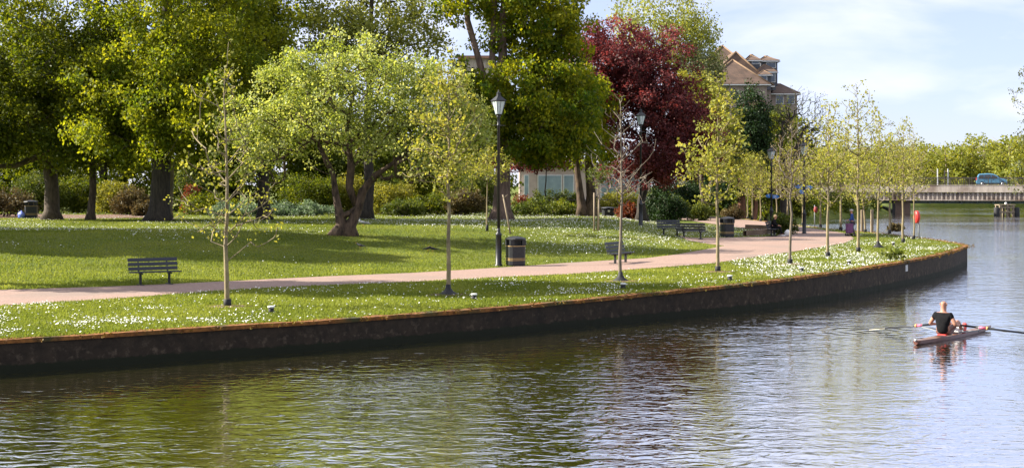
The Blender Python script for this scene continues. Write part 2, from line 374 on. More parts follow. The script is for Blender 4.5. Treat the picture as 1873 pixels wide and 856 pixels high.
# water
def watermat():
    m, N, L, b, o = newmat('river_water')
    tc = N.new('ShaderNodeTexCoord')
    def noise(sc, det, st, rot, dist=0):
        mp = N.new('ShaderNodeMapping'); mp.inputs['Scale'].default_value = st; mp.inputs['Rotation'].default_value = (0, 0, rot); L.new(tc.outputs['Object'], mp.inputs[0])
        t = N.new('ShaderNodeTexNoise'); t.inputs['Scale'].default_value = sc; t.inputs['Detail'].default_value = det; t.inputs['Distortion'].default_value = dist; t.inputs['Roughness'].default_value = .5; L.new(mp.outputs[0], t.inputs['Vector']); return t
    a = noise(3.7, 2, (.72, 1.0, 1), .15, .8); c = noise(1.0, 2, (.6, 1, 1), -.2); d = noise(.06, 2, (1, 1, 1), 0)
    s1 = N.new('ShaderNodeMath'); s1.operation = 'MULTIPLY'; s1.inputs[1].default_value = 1.0; L.new(a.outputs['Fac'], s1.inputs[0])
    s2 = N.new('ShaderNodeMath'); s2.operation = 'MULTIPLY'; s2.inputs[1].default_value = 1.3; L.new(c.outputs['Fac'], s2.inputs[0])
    ad = N.new('ShaderNodeMath'); L.new(s1.outputs[0], ad.inputs[0]); L.new(s2.outputs[0], ad.inputs[1])
    for (cx, cy, amp) in ((10.35, 40.65, .55), (11.6, 39.9, .3), (13.9, 41.6, .35)):       # rings spreading from the oar blade, the hull and the stern
        vd = N.new('ShaderNodeVectorMath'); vd.operation = 'DISTANCE'; vd.inputs[1].default_value = (cx, cy, 0); L.new(tc.outputs['Object'], vd.inputs[0])
        sn = N.new('ShaderNodeMath'); sn.operation = 'MULTIPLY'; sn.inputs[1].default_value = 13; L.new(vd.outputs['Value'], sn.inputs[0])
        si = N.new('ShaderNodeMath'); si.operation = 'SINE'; L.new(sn.outputs[0], si.inputs[0])
        fo = N.new('ShaderNodeMapRange'); fo.inputs[1].default_value = .2; fo.inputs[2].default_value = 2.2; fo.inputs[3].default_value = amp; fo.inputs[4].default_value = 0; L.new(vd.outputs['Value'], fo.inputs[0])
        mm = N.new('ShaderNodeMath'); mm.operation = 'MULTIPLY_ADD'; L.new(si.outputs[0], mm.inputs[0]); L.new(fo.outputs[0], mm.inputs[1]); L.new(ad.outputs[0], mm.inputs[2]); ad = mm
    rs = N.new('ShaderNodeMapRange'); rs.inputs[1].default_value = .35; rs.inputs[2].default_value = .65; rs.inputs[3].default_value = .2; rs.inputs[4].default_value = 1.0; L.new(d.outputs['Fac'], rs.inputs[0])
    bp = N.new('ShaderNodeBump'); bp.inputs['Distance'].default_value = .031; L.new(ad.outputs[0], bp.inputs['Height']); L.new(rs.outputs[0], bp.inputs['Strength']); L.new(bp.outputs[0], b.inputs['Normal'])
    b.inputs['Base Color'].default_value = (.045, .040, .006, 1); b.inputs['Roughness'].default_value = .04; b.inputs['IOR'].default_value = 1.333
    gl = N.new('ShaderNodeBsdfGlossy'); gl.inputs['Roughness'].default_value = .05; gl.inputs['Color'].default_value = (.93, .94, .97, 1); L.new(bp.outputs[0], gl.inputs['Normal'])
    mxs = N.new('ShaderNodeMixShader'); mxs.inputs[0].default_value = .80; L.new(b.outputs[0], mxs.inputs[1]); L.new(gl.outputs[0], mxs.inputs[2]); L.new(mxs.outputs[0], o.inputs['Surface'])
    return m
wv = MB().add([(-900, -200, 0), (2500, -200, 0), (2500, 2500, 0), (-900, 2500, 0)], [(0, 1, 2, 3)])
tag(wv.build('water', watermat()), 'rippled olive and blue river water', 'river', kind='structure')

# ------------------------------------------------------------------ river wall
def wallmat():
    m, N, L, b, o = newmat('river_wall')
    tc = N.new('ShaderNodeTexCoord'); sp = N.new('ShaderNodeSeparateXYZ'); L.new(tc.outputs['Object'], sp.inputs[0])
    def noise(sc, det, st=(1, 1, 1)):
        mp = N.new('ShaderNodeMapping'); mp.inputs['Scale'].default_value = st; L.new(tc.outputs['Object'], mp.inputs[0])
        t = N.new('ShaderNodeTexNoise'); t.inputs['Scale'].default_value = sc; t.inputs['Detail'].default_value = det; t.inputs['Roughness'].default_value = .65; L.new(mp.outputs[0], t.inputs['Vector']); return t
    n1 = noise(3, 8); n2 = noise(.5, 4, (1, 1, 2)); n3 = noise(5, 8)
    r = N.new('ShaderNodeValToRGB'); e = r.color_ramp.elements; e[0].position = .3; e[1].position = .72; e[0].color = (.009, .0065, .004, 1); e[1].color = (.044, .031, .019, 1); L.new(n1.outputs['Fac'], r.inputs['Fac'])
    # pale efflorescence patches low on the wall
    pr = N.new('ShaderNodeValToRGB'); pr.color_ramp.elements[0].position = .54; pr.color_ramp.elements[1].position = .72; L.new(n3.outputs['Fac'], pr.inputs['Fac'])
    pz = N.new('ShaderNodeMapRange'); pz.inputs[1].default_value = .75; pz.inputs[2].default_value = .30; L.new(sp.outputs['Z'], pz.inputs[0])
    pm = N.new('ShaderNodeMath'); pm.operation = 'MULTIPLY'; L.new(pr.outputs['Color'], pm.inputs[0]); L.new(pz.outputs[0], pm.inputs[1])
    x = N.new('ShaderNodeMix'); x.data_type = 'RGBA'; x.inputs[7].default_value = (.12, .09, .06, 1); L.new(pm.outputs[0], x.inputs[0]); L.new(r.outputs[0], x.inputs[6])
    # wet weedy tide line
    ad = N.new('ShaderNodeMath'); ad.operation = 'MULTIPLY_ADD'; ad.inputs[1].default_value = .22; L.new(n1.outputs['Fac'], ad.inputs[0]); L.new(sp.outputs['Z'], ad.inputs[2])
    wz = N.new('ShaderNodeMapRange'); wz.inputs[1].default_value = .34; wz.inputs[2].default_value = .29; L.new(ad.outputs[0], wz.inputs[0])
    y = N.new('ShaderNodeMix'); y.data_type = 'RGBA'; y.inputs[7].default_value = (.008, .010, .003, 1); L.new(wz.outputs[0], y.inputs[0]); L.new(x.outputs[2], y.inputs[6])
    pa = N.new('ShaderNodeAttribute'); pa.attribute_name = 'tint'; pmr = N.new('ShaderNodeMapRange'); pmr.inputs[3].default_value = .8; pmr.inputs[4].default_value = 1.25; L.new(pa.outputs['Fac'], pmr.inputs[0])
    yy_ = N.new('ShaderNodeMix'); yy_.data_type = 'RGBA'; yy_.blend_type = 'MULTIPLY'; yy_.inputs[0].default_value = 1; L.new(y.outputs[2], yy_.inputs[6]); L.new(pmr.outputs[0], yy_.inputs[7]); y = yy_
    L.new(y.outputs[2], b.inputs['Base Color']); b.inputs['Roughness'].default_value = .85; b.inputs['Specular IOR Level'].default_value = .25
    bp = N.new('ShaderNodeBump'); bp.inputs['Strength'].default_value = .8; bp.inputs['Distance'].default_value = .04; L.new(n1.outputs['Fac'], bp.inputs['Height']); L.new(bp.outputs[0], b.inputs['Normal'])
    return m
WPTS = [Vector((x, y, 0)) for x, y in WALLS]
res = [WPTS[0]]
for a, b in zip(WPTS[:-1], WPTS[1:]):
    k = max(1, int((b - a).length / .35))
    for i in range(1, k + 1): res.append(a.lerp(b, i / k))
WPTS = res
nor = []
for i in range(len(WPTS)):
    t = (WPTS[min(i + 1, len(WPTS) - 1)] - WPTS[max(i - 1, 0)]).normalized(); nor.append(Vector((t.y, -t.x, 0)))
def ribbon(prof):
    """prof(i) -> list of (outward offset, z) closed ring swept along the wall"""
    mb = MB(); k = len(prof(0))
    for i, p in enumerate(WPTS):
        for off, z in prof(i): mb.v.append(tuple(p + nor[i] * off + Vector((0, 0, z))))
    for i in range(len(WPTS) - 1):
        for j in range(k):
            q = (j + 1) % k; mb.f.append([i*k + j, i*k + q, (i+1)*k + q, (i+1)*k + j]); mb.sm.append(False)
    return mb
wt = [float(g(p.x)) for p in WPTS]
jit = [random.gauss(0, 1) for _ in WPTS]
wall = empty('river_wall', WPTS[60], 0, 'long dark stained river wall with rusty orange edge round the lawn', 'retaining wall')
inv = Matrix.Translation(-WPTS[60])
def child_world(o, par): o.parent = par; o.matrix_parent_inverse = Matrix.Translation(-Vector(par.location)); return o
wf = child_world(ribbon(lambda i: [(0, -1), (0.0, wt[i] - .085), (-.45, wt[i] - .085), (-.45, -1)]).build('wall_face', wallmat()), wall)
pan = np.random.default_rng(8).random(400); at_ = wf.data.attributes.new('tint', 'FLOAT', 'FACE'); at_.data.foreach_set('value', np.array([pan[(k // 4) // 13] for k in range(len(wf.data.polygons))], np.float32))
M['rust'] = noisy('lichen_coping', (.10, .038, .012), (.31, .13, .028), 6, .95, .8, c3=(.05, .045, .014), s3=1.1)
child_world(ribbon(lambda i: [(.045 + .006 * jit[i], wt[i] - .083), (.05 + .006 * jit[i], wt[i] + .012 + .006 * jit[i - 3]), (-.22 + .03 * jit[i - 5], wt[i] + .02 + .008 * jit[i - 2]), (-.26, wt[i] - .083)]).build('coping', M['rust']), wall)

r = np.random.default_rng(61); sel = [i for i in range(len(WPTS)) if WPTS[i].y > 24 and WPTS[i].y < 100]
idx = r.choice(sel, 2600); C = np.array([tuple(WPTS[i] + nor[i] * r.uniform(-.30, .07) + Vector((r.normal(0, .15), r.normal(0, .15), wt[i] + r.uniform(-.05, .03)))) for i in idx])
V, Fc, tn = leaves(C, .06, 9, .045, r, (0, 0, -.1)); LF['moss'] = leafmat('rusty_moss', [(.07, .04, .012), (.20, .10, .02), (.17, .18, .025)], .25, tcol=(1.2, .9, .5))
child_world(npmesh('moss', V, Fc, LF['moss'], None, tn), wall)
# ------------------------------------------------------------------ grass blades and daisies
def scatter(n, x0, x1, y0, y1):
    u = rng.random(n); y = 1 / (1 / y0 + u * (1 / y1 - 1 / y0)); x = rng.uniform(-1, 1, n)
    px = rng.uniform(x0, x1, n); x = (px - CX) / F * y
    return x, y
def grass_mask(x, y):
    jx, jy = rng.normal(0, .07, len(x)), rng.normal(0, .07, len(x))
    ok = ~inpath(x + jx, y + jy) & (x < xedge(y) - .17 + .5 * jx) & (y < 140)
    return ok
x, y = scatter(520000, -60, 1800, 31, 120); k = grass_mask(x, y); x, y = x[k], y[k]
z = T(x, y); n = len(x); h = rng.uniform(.035, .085, n) * (1 - (y > 60) * .2); a = rng.uniform(0, 2*PI, n); wd = rng.uniform(.010, .022, n) * (1 + y / 90)
lx, ly = rng.normal(0, .03, n), rng.normal(0, .03, n)
V = np.stack([np.stack([x - np.cos(a) * wd, y - np.sin(a) * wd, z - .01], 1), np.stack([x + np.cos(a) * wd, y + np.sin(a) * wd, z - .01], 1), np.stack([x + lx, y + ly, z + h], 1)], 1).reshape(-1, 3)
tn = np.clip(.5 * rng.random(n) + .5 * vnoise(x, y, 2.2, 5) + .25 * (vnoise(x, y, 9, 6) - .5), 0, 1)
tag(npmesh('grass', V, np.arange(3 * n).reshape(-1, 3), LF['grass'], tint=tn), 'short mown grass of the lawn', 'grass', kind='stuff')
x, y = scatter(420000, -60, 1800, 31, 112); k = grass_mask(x, y)
d = y - yback(x)
dens = ss(.50, .78, .6 * vnoise(x, y, 1.7, 11) + .4 * vnoise(x, y, .55, 12)) * ss(.25, .6, vnoise(x, y, 6, 13)) * .22 + .016
dens = np.where(d > 0, .75 * ss(14, 30, d) * ss(.25, .6, vnoise(x, y, 4, 21)) * (.35 + .65 * ss(-14, -2, x)) + .5 * ss(2, 10, d) * ss(-1, 4, x) + .10 * dens, dens)
dens = np.where((d < 0) & (x > 9), dens * 1.0 + .40 * ss(.25, .6, vnoise(x, y, 2.6, 31)), dens)
k &= rng.random(len(x)) < dens; x, y = x[k], y[k]; n = len(x); z = T(x, y)
r = rng.uniform(.010, .023, n) * (1 + .12 * (y > 55)); hh = rng.uniform(.05, .09, n); tx, ty = rng.normal(0, .35, n), rng.normal(0, .35, n); an = rng.uniform(0, 2*PI, n)
ring = []
for j in range(6):
    aa = an + j * PI / 3; ox, oy = np.cos(aa) * r, np.sin(aa) * r
    ring.append(np.stack([x + ox, y + oy, z + hh + ox * tx + oy * ty], 1))
V = np.stack(ring, 1).reshape(-1, 3)
M['daisy'] = noisy('daisy_petals', (.72, .72, .66), (.85, .85, .80), 30, .8)
tag(npmesh('daisies', V, np.arange(6 * n).reshape(-1, 6), M['daisy']), 'white daisies scattered over the lawn', 'daisies', kind='stuff')

# ------------------------------------------------------------------ trees
def grow(stems, tips, r, seg=.6, rtip=.012, rmax=.16, up=.5, minz=0, curve=.25, pexp=2.35, wander=.08):
    """joins every tip to the nearest skeleton node; returns chains of (points, radii)"""
    nodes, par, fixed = [], [], []
    chains = []
    for st in stems:
        ch = []; 
        start = len(nodes)
        pp = [np.array(p[:3]) for p in st]; rr = [p[3] for p in st]
        base_par = -1
        if nodes:
            dd = [np.linalg.norm(pp[0] - q) for q in nodes]; base_par = int(np.argmin(dd)) if min(dd) < .5 else -1
        for i in range(len(pp)):
            k = 1 if i == 0 else max(1, int(np.linalg.norm(pp[i] - pp[i-1]) / seg))
            for j in range(1, k + 1):
                q = pp[i] if i == 0 else pp[i-1] + (pp[i] - pp[i-1]) * j / k
                rad = rr[i] if i == 0 else rr[i-1] + (rr[i] - rr[i-1]) * j / k
                nodes.append(q); par.append(len(nodes) - 2 if ch else base_par); fixed.append(rad); ch.append(len(nodes) - 1)
        chains.append(ch)
    NA = np.zeros((len(nodes) + len(tips) * 40 + 10, 3)); NA[:len(nodes)] = nodes; cnt = len(nodes)
    ax = np.mean([c[:2] for c in nodes], 0)
    order = np.argsort(np.linalg.norm(tips[:, :2] - ax, axis=1) + .35 * np.abs(tips[:, 2] - np.mean(tips[:, 2])))
    tipidx = []
    for ti in order:
        t = tips[ti]; D = t - NA[:cnt]; dist = np.linalg.norm(D, axis=1); hz = np.linalg.norm(D[:, :2], axis=1)
        cost = dist + 1.3 * np.maximum(0, up * hz - D[:, 2]) + 100 * (NA[:cnt, 2] < minz)
        j = int(np.argmin(cost)); a = NA[j]; k = max(2, int(dist[j] / seg)); ch = [j]
        mid = (a + t) / 2 + np.array([0, 0, -curve * hz[j] * .5]) + r.normal(0, wander * dist[j], 3)
        for q in range(1, k + 1):
            s = q / k; p = (1 - s) ** 2 * a + 2 * s * (1 - s) * mid + s * s * t
            if q < k: p = p + r.normal(0, .05 * seg, 3)
            NA[cnt] = p; par.append(ch[-1]); fixed.append(0); ch.append(cnt); cnt += 1
        chains.append(ch); tipidx.append(ch[-1])
        if cnt > len(NA) - 60: break
    area = np.zeros(cnt)
    for c in tipidx: area[c] = rtip ** pexp
    for i in range(cnt - 1, -1, -1):
        if par[i] >= 0: area[par[i]] += area[i]
    rad = np.minimum(area ** (1 / pexp), rmax)
    rad = np.where(np.array(fixed[:cnt]) > 0, np.array(fixed[:cnt]), rad)
    out = []
    for ch in chains:
        pr = [rad[c] for c in ch]
        if len(ch) > 1 and fixed[ch[0]] > 0 and fixed[ch[1]] == 0: pr[0] = min(pr[0], pr[1] * 1.3)
        out.append(([NA[c] for c in ch], pr, fixed[ch[-1]] > 0))
    return out
def mesh_wood(chains, name, mat, parent, r, rough=.0, twig_n=4, flare=True):
    mb = MB()
    for pts, rad, main in chains:
        if len(pts) < 2: continue
        n = 10 if main else (6 if rad[0] > .05 else twig_n)
        if main and rough:
            rad = [q * (1 + r.normal(0, rough)) for q in rad]
        if main and flare and pts[0][2] < .3: rad = [q * (1 + .45 * math.exp(-(p[2]) / .35)) for p, q in zip(pts, rad)]
        mb.tube(pts, rad, n, caps=main)
    return mb.build(name, mat, parent)
def tree(name, loc, stems, blobs, ntip, rc, per, size, lm, bark, label, cat='tree', group=None, seed=1, rz=0, rtip=.012, up=.4, minz=1.5, shell=2.2, rough=.03,
         tip_dir=(0, 0, -.35), flat=.8, seg=.7, curve=.25, rmax=.16, upn=.25, leafkeep=1.0, extra=None):
    r = np.random.default_rng(seed)
    o = empty(name, loc, rz, label, cat, group)
    tips = blob_points(blobs, int(ntip * 1.25), r, shell); tips = tips + r.normal(0, .28, tips.shape) * (rc / .9)
    hole = .6 * vnoise(tips[:, 0] + .6 * tips[:, 2], tips[:, 1] + 1.1 * tips[:, 2], 1.7 * rc, seed) + .4 * vnoise(tips[:, 0] - tips[:, 2], tips[:, 1] + .5 * tips[:, 2], 3.2 * rc, seed + 1)
    tips = tips[np.argsort(-hole)[:ntip]]
    ch = grow(stems, tips, r, seg=seg, rtip=rtip, up=up, minz=minz, curve=curve, rmax=rmax)
    mesh_wood(ch, 'trunk', M[bark], o, r, rough)
    C = tips if leafkeep >= 1 else tips[r.random(len(tips)) < leafkeep]
    if per and len(C):
        V, Fc, tn = leaves(C, rc, per, size, r, tip_dir, flat, up=upn)
        npmesh('crown', V, Fc, LF[lm], o, tn)
    return o
def straight(h, r0, r1, lean=(0, 0), wob=.05, seed=0, n=7):
    r = np.random.default_rng(seed + 99); out = []
    for i in range(n):
        s = i / (n - 1); out.append((lean[0] * s + r.normal(0, wob) * (i > 0), lean[1] * s + r.normal(0, wob) * (i > 0), h * s - (.15 if i == 0 else 0), r0 + (r1 - r0) * s))
    return out
GB = 'tall trees across the back of the lawn'
# broad dark tree at left
s1 = straight(13, .50, .16, (-.6, 0), .10, 1)
lb = [s1[2][:3] + (.2,), (-2.2, -.4, 3.5, .17), (-4.2, -.8, 3.4, .12), (-5.6, -1, 4.3, .07)]
tree('broadleaf_tree', at(95, 92), [s1, lb], [(-.8, 0, 11, 7.0, 6.0, 7.8), (-3.5, -2, 7, 4.5, 4.5, 3.2), (3.5, -1, 8, 3.4, 4.5, 4.4), (0, -2, 5.2, 5, 4, 1.5, 2)], 520, 1.0, 115, .235, 'oak', 'bark',
     'spreading dark leaved tree at far left with low crooked limb and half lit trunk', group=GB, seed=11, minz=3)
tree('broadleaf_tree', at(165, 91), [straight(12, .25, .08, (.5, 0), .12, 2)], [(.5, 0, 9.5, 3.6, 3.6, 6), (1.5, -.5, 5.4, 2.8, 2.4, 2.0, 2)], 230, .9, 105, .22, 'oak', 'bark',
     'slender dark leaved tree with thin leaning trunk just right of the half lit trunk', group=GB, seed=12, minz=3)
s3 = straight(16, .66, .22, (.5, 0), .10, 3)
tree('broadleaf_tree', at(290, 88), [s3], [(1.8, 0, 14, 5.6, 5.4, 8), (2.2, -1.5, 7.6, 4.2, 4.2, 3.6), (-2.0, -.5, 9, 3.6, 4, 4.5), (2.2, -2, 5.3, 4.2, 4, 1.6, 2), (-2.2, -2, 5.6, 3, 3, 1.5, 2)], 560, 1.0, 125, .215, 'lime', 'dark_bark',
     'massive tree with very thick near black trunk and light green hanging foliage', group=GB, seed=13, minz=3.2, tip_dir=(0, 0, -.8))
tree('broadleaf_tree', at(309, 94), [straight(11, .20, .07, (.4, 0), .10, 4)], [(.8, 0, 8, 3, 3, 4.6)], 110, .9, 90, .21, 'lime', 'sap_bark',
     'thin pale trunked tree standing right behind the thickest black trunk', group=GB, seed=14, minz=3)
s4 = straight(14, .40, .14, (-.2, 0), .08, 5)
tree('broadleaf_tree', at(484, 92), [s4], [(-.8, 1, 13, 3.6, 4.2, 7), (0, .5, 7, 3.0, 3, 3), (0, -1, 5.4, 3, 3, 1.4, 2)], 320, 1.0, 115, .215, 'lime', 'dark_bark',
     'dark straight trunked tree seen between first sapling and gnarled blossom tree', group=GB, seed=15, minz=3, tip_dir=(0, 0, -.7))
tree('broadleaf_tree', at(669, 95), [straight(15, .40, .12, (.3, 0), .10, 6)], [(.0, 0, 13.4, 4.4, 4, 5.0), (-2.4, 0, 11, 2.8, 3, 4), (2.8, 0, 11.4, 3.0, 3, 4.0)], 500, .8, 42, .22, 'willow', 'dark_bark',
     'sparse yellowish twiggy tree with black trunk rising behind gnarled blossom tree', group=GB, seed=16, minz=4, leafkeep=.85, rtip=.016)
# maple in the middle: lower skirt, open gap, upper tier
sm = straight(15, .58, .2, (.2, 0), .08, 7)
lm1 = [(-.1, 0, 6.5, .26), (-1.2, -.2, 9.5, .22), (-2.2, -.3, 13, .19), (-2.4, -.3, 17, .15)]
lm2 = [(.1, 0, 8, .24), (-.6, -.2, 10.5, .2), (-.4, -.3, 16, .15)]
tree('maple_tree', at(917, 93), [sm, lm1, lm2], [(2.2, -.8, 7.3, 4.2, 4.0, 3.5), (3.9, -.5, 7.6, 2.5, 3.5, 4.2), (-1.4, -1.6, 7.1, 2.6, 2.8, 3.2), (2.6, -.8, 4.9, 3.6, 3, 1.0, 2.5), (1.8, 0, 14.5, 4.8, 4, 3.8), (2.4, 0, 11.5, 3.0, 3, 2.4), (-3.4, 0, 15.5, 1.8, 3, 3.4, .7)],
     720, .8, 100, .24, 'maple', 'pink_bark', 'big maple with two tiers of bright green foliage behind the nearest lamp post', group=GB, seed=17, minz=3.6, tip_dir=(0, 0, -.8), shell=2.4)
s7 = [(0, 0, -.2, .46), (.1, 0, 1.5, .36), (-.1, 0, 4, .28), (.3, 0, 8, .15)]
s7b = [(-.5, -.2, -.2, .34), (-.7, -.2, 1.6, .26), (-1.0, -.2, 4, .2), (-1.2, 0, 7, .1)]
tree('maple_tree', at(1079, 101), [s7, s7b], [(-.5, 0, 8.0, 2.4, 3, 3.2), (.3, 0, 4.9, 1.6, 2, 1.5)], 140, .8, 95, .23, 'maple', 'gnarl_bark',
     'twin trunked ivy wrapped maple between big maple and copper beech', group=GB, seed=18, minz=2.2, tip_dir=(0, 0, -.7))
# copper beech
s8 = [(0, 0, -.2, .40), (-.05, 0, 1.5, .30), (.35, 0, 3.0, .26), (.2, 0, 6, .2), (-.2, 0, 11, .1)]
tree('copper_beech', at(1174, 105), [s8], [(-.9, 0, 10.9, 5.2, 4, 4.0), (-2.8, 0, 8.6, 2.6, 3.5, 4.6), (1.8, -.2, 7.0, 2.9, 4, 4.6), (3.7, -.2, 6.4, 2.1, 3, 3.4), (.6, -.8, 4.3, 4.2, 3.2, 1.7, 1.6), (-4.2, 0, 13.0, 1.6, 1.8, 1.5)], 760, .8, 100, .20, 'copper', 'dark_bark',
     'dark red copper beech beside the second lamp post', group=GB, seed=19, minz=2.3, tip_dir=(0, 0, -.2))
tree('copper_beech', at(1000, 118), [straight(5, .07, .03, (0, 0), .1, 8)], [(-.5, 0, 4.3, 3.2, 1.4, .8), (-4.8, 0, 4.2, 1.2, 1, .8), (1.5, 0, 4.6, 1.8, 1, .8)], 90, .6, 60, .22, 'copper', 'dark_bark',
     'low red leaved tree showing under the big maple skirt', group=GB, seed=20, minz=1.5)
# gnarled blossom tree
gl = P(632, 431)
G1 = [(-.35, .0, -.15, .40), (-.18, 0, .55, .30), (-.35, 0, 1.3, .22), (-.5, 0, 2.1, .18), (-.62, .1, 3.0, .16), (-1.4, .2, 4.6, .1), (-2.4, .2, 6.2, .06)]
G2 = [(.12, .05, -.15, .36), (.25, 0, .5, .27), (.62, -.05, 1.3, .21), (.85, 0, 2.2, .19), (1.5, 0, 3.0, .17), (2.4, -.1, 3.6, .12), (3.6, -.2, 4.6, .07)]
G3 = [(.5, 0, 1.5, .2), (.2, -.1, 2.4, .19), (.3, -.2, 3.4, .16), (.1, -.2, 5.4, .11), (.5, 0, 7.6, .06)]
G4 = [(-.2, 0, .9, .2), (.25, -.1, 1.15, .15), (.75, 0, 1.6, .14)]
tree('blossom_tree', gl, [G1, G2, G3, G4], [(-.3, 0, 6.5, 4.6, 4.0, 3.0), (-3.9, -.5, 4.3, 2.5, 2.6, 2.2), (3.3, -.5, 5.2, 2.9, 2.8, 2.6), (5.0, -.5, 5.4, 2.3, 2.4, 2.4, 1.6), (4.0, 0, 7.4, 2.2, 2.2, 1.7, 1.4), (-4.6, -.5, 5.6, 1.6, 2, 1.8), (.8, .3, 8.6, 2.9, 2.6, 1.8), (-2, 0, 7.8, 2.6, 2.4, 1.5)], 980, .55, 44, .145, 'pear', 'gnarl_bark',
     'gnarled low forking tree with pale green blossoming crown on the lawn', group=None, seed=21, minz=1.8, rough=.12, tip_dir=(0, 0, .1), seg=.5, rtip=.013)
# willow and others at the back, centre right
tree('willow_tree', at(1215, 152), [straight(19, .5, .14, (0, 0), .15, 9)], [(-.5, 0, 20, 6.0, 5, 5.0), (3.4, 0, 17.5, 3.6, 4, 4.5), (-4.6, 0, 18.5, 2.6, 3, 3.5)], 420, .8, 34, .26, 'willow', 'twig',
     'tall pale yellow green willow rising behind the copper beech', group=GB, seed=22, minz=8, tip_dir=(0, 0, -1.0), flat=1.5)
tree('willow_tree', at(1300, 150), [straight(14, .35, .1, (0, 0), .15, 10)], [(-.2, 0, 13.6, 2.0, 3, 4.6), (-1.5, 0, 15.5, 2, 2.5, 3)], 170, .75, 36, .24, 'grey_willow', 'twig',
     'grey green willow crown in front of the hilltop house gable', group=GB, seed=23, minz=5, tip_dir=(0, 0, -1.0), flat=1.5)
tree('broadleaf_tree', at(1285, 128), [straight(10, .25, .08, (0, 0), .1, 11)], [(-.3, 0, 9.6, 2.3, 3, 4.0), (1.2, 0, 7.0, 2.4, 3, 3.4), (-1.6, 0, 12, 1.4, 2, 2.2)], 240, .75, 55, .26, 'yshrub', 'bark',
     'lime yellow leaved tree right of the copper beech', group=GB, seed=24, minz=2)
tree('evergreen_tree', at(1354, 140), [[(0, 0, -.2, .55), (.15, 0, 2, .45), (0, 0, 5, .35), (0, 0, 9, .2)], [(1.2, -.3, -.2, .3), (1.5, -.3, 2, .24), (1.3, 0, 5, .15)]], [(.5, 0, 9.4, 2.6, 3, 4.2), (1.6, 0, 8.2, 2.0, 2.4, 3.2), (-.6, 0, 5.4, 3.0, 3, 2.6), (1.8, 0, 5.5, 2.0, 2.5, 2.4)], 340, .8, 70, .26, 'ever', 'red_bark',
     'very dark evergreen tree with orange brown trunk below hilltop house', group=GB, seed=25, minz=3)
tree('bare_tree', at(1436, 140), [[(0, 0, -.2, .5), (-.1, 0, 3, .4), (.3, 0, 6, .32), (1.2, 0, 8, .22), (2.0, 0, 10, .12)], [(.2, 0, 5, .3), (-.4, 0, 8, .2), (-.2, 0, 10.5, .1)]],
     [(1.7, 0, 11.2, 3.0, 2.4, 2.9), (3.2, 0, 8.6, 2.0, 2, 2.4), (-.6, 0, 10.5, 2, 2, 2)], 620, .35, 3, .14, 'shrub', 'dark_bark',
     'mostly bare branching tree right of the hilltop house', group=GB, seed=26, minz=4.0, rtip=.013, leafkeep=.5)
tree('ivy_tree', at(1424, 145), [straight(8, .3, .12, (0, 0), .1, 12)], [(1.9, -.5, 7.4, 1.9, 2, 4.0), (-.1, 0, 7.0, 2.3, 2, 5.2), (1.6, 0, 3.6, 2.2, 2, 3.0), (-1.8, 0, 4, 1.8, 2, 3)], 330, .7, 65, .24, 'oak', 'dark_bark',
     'ivy clad dark green tree below the bare tree', group=GB, seed=27, minz=1)
tree('broadleaf_tree', at(1402, 152), [straight(9, .25, .1, (0, 0), .1, 13)], [(0, 0, 9.8, 2.6, 2.5, 3.6), (1.8, 0, 8.6, 2, 2, 3), (.4, 0, 5, 2.6, 2, 3)], 240, .8, 50, .26, 'grey_willow', 'bark',
     'soft grey green tree between dark evergreen and bare tree', group=GB, seed=28, minz=2)
# unseen trees beyond the left edge that shade the lawn
tree('broadleaf_tree', (-37, 67.5, 1.3), [straight(18, .5, .16, (0, 0), .1, 14)], [(0, 0, 12.5, 6.0, 8.0, 7.0), (1, -4, 9, 4, 5, 4), (0, 5, 9, 4, 5, 4)], 760, 1.0, 120, .36, 'oak', 'bark',
     'big dark tree beyond the left edge shading the bench lawn', group=GB, seed=29, minz=3)
tree('broadleaf_tree', (-26.5, 49.5, .9), [straight(17, .4, .12, (0, 0), .1, 15)], [(0, 0, 14.5, 4.8, 3.4, 5.4), (0, 0, 9, 3, 3, 2)], 330, .9, 95, .32, 'oak', 'bark',
     'nearest dark tree beyond the left edge shading the path', group=GB, seed=30, minz=3)
hd = empty('tall_hedge', at(350, 136), 0, 'long dark hedge closing the back of the park behind the trees', 'hedge'); r = np.random.default_rng(44)
hxs = r.uniform(-52, 25, 1300); hh_ = np.where(hxs < 8, 5.2, 3.4); C = np.stack([hxs, r.uniform(-1.6, 1.6, 1300), r.random(1300) ** .8 * hh_], 1)
V, Fc, tn = leaves(C, .8, 48, .34, r, (0, 0, -.1)); npmesh('foliage', V, Fc, LF['oak'], hd, tn)
mb = MB()
for q in np.linspace(-52, 25, 60): mb.tube([(q, 0, -.2), (q + r.normal(0, .3), r.normal(0, .3), 2.6)], [.07, .03], 5)
mb.build('stems', M['dark_bark'], hd)
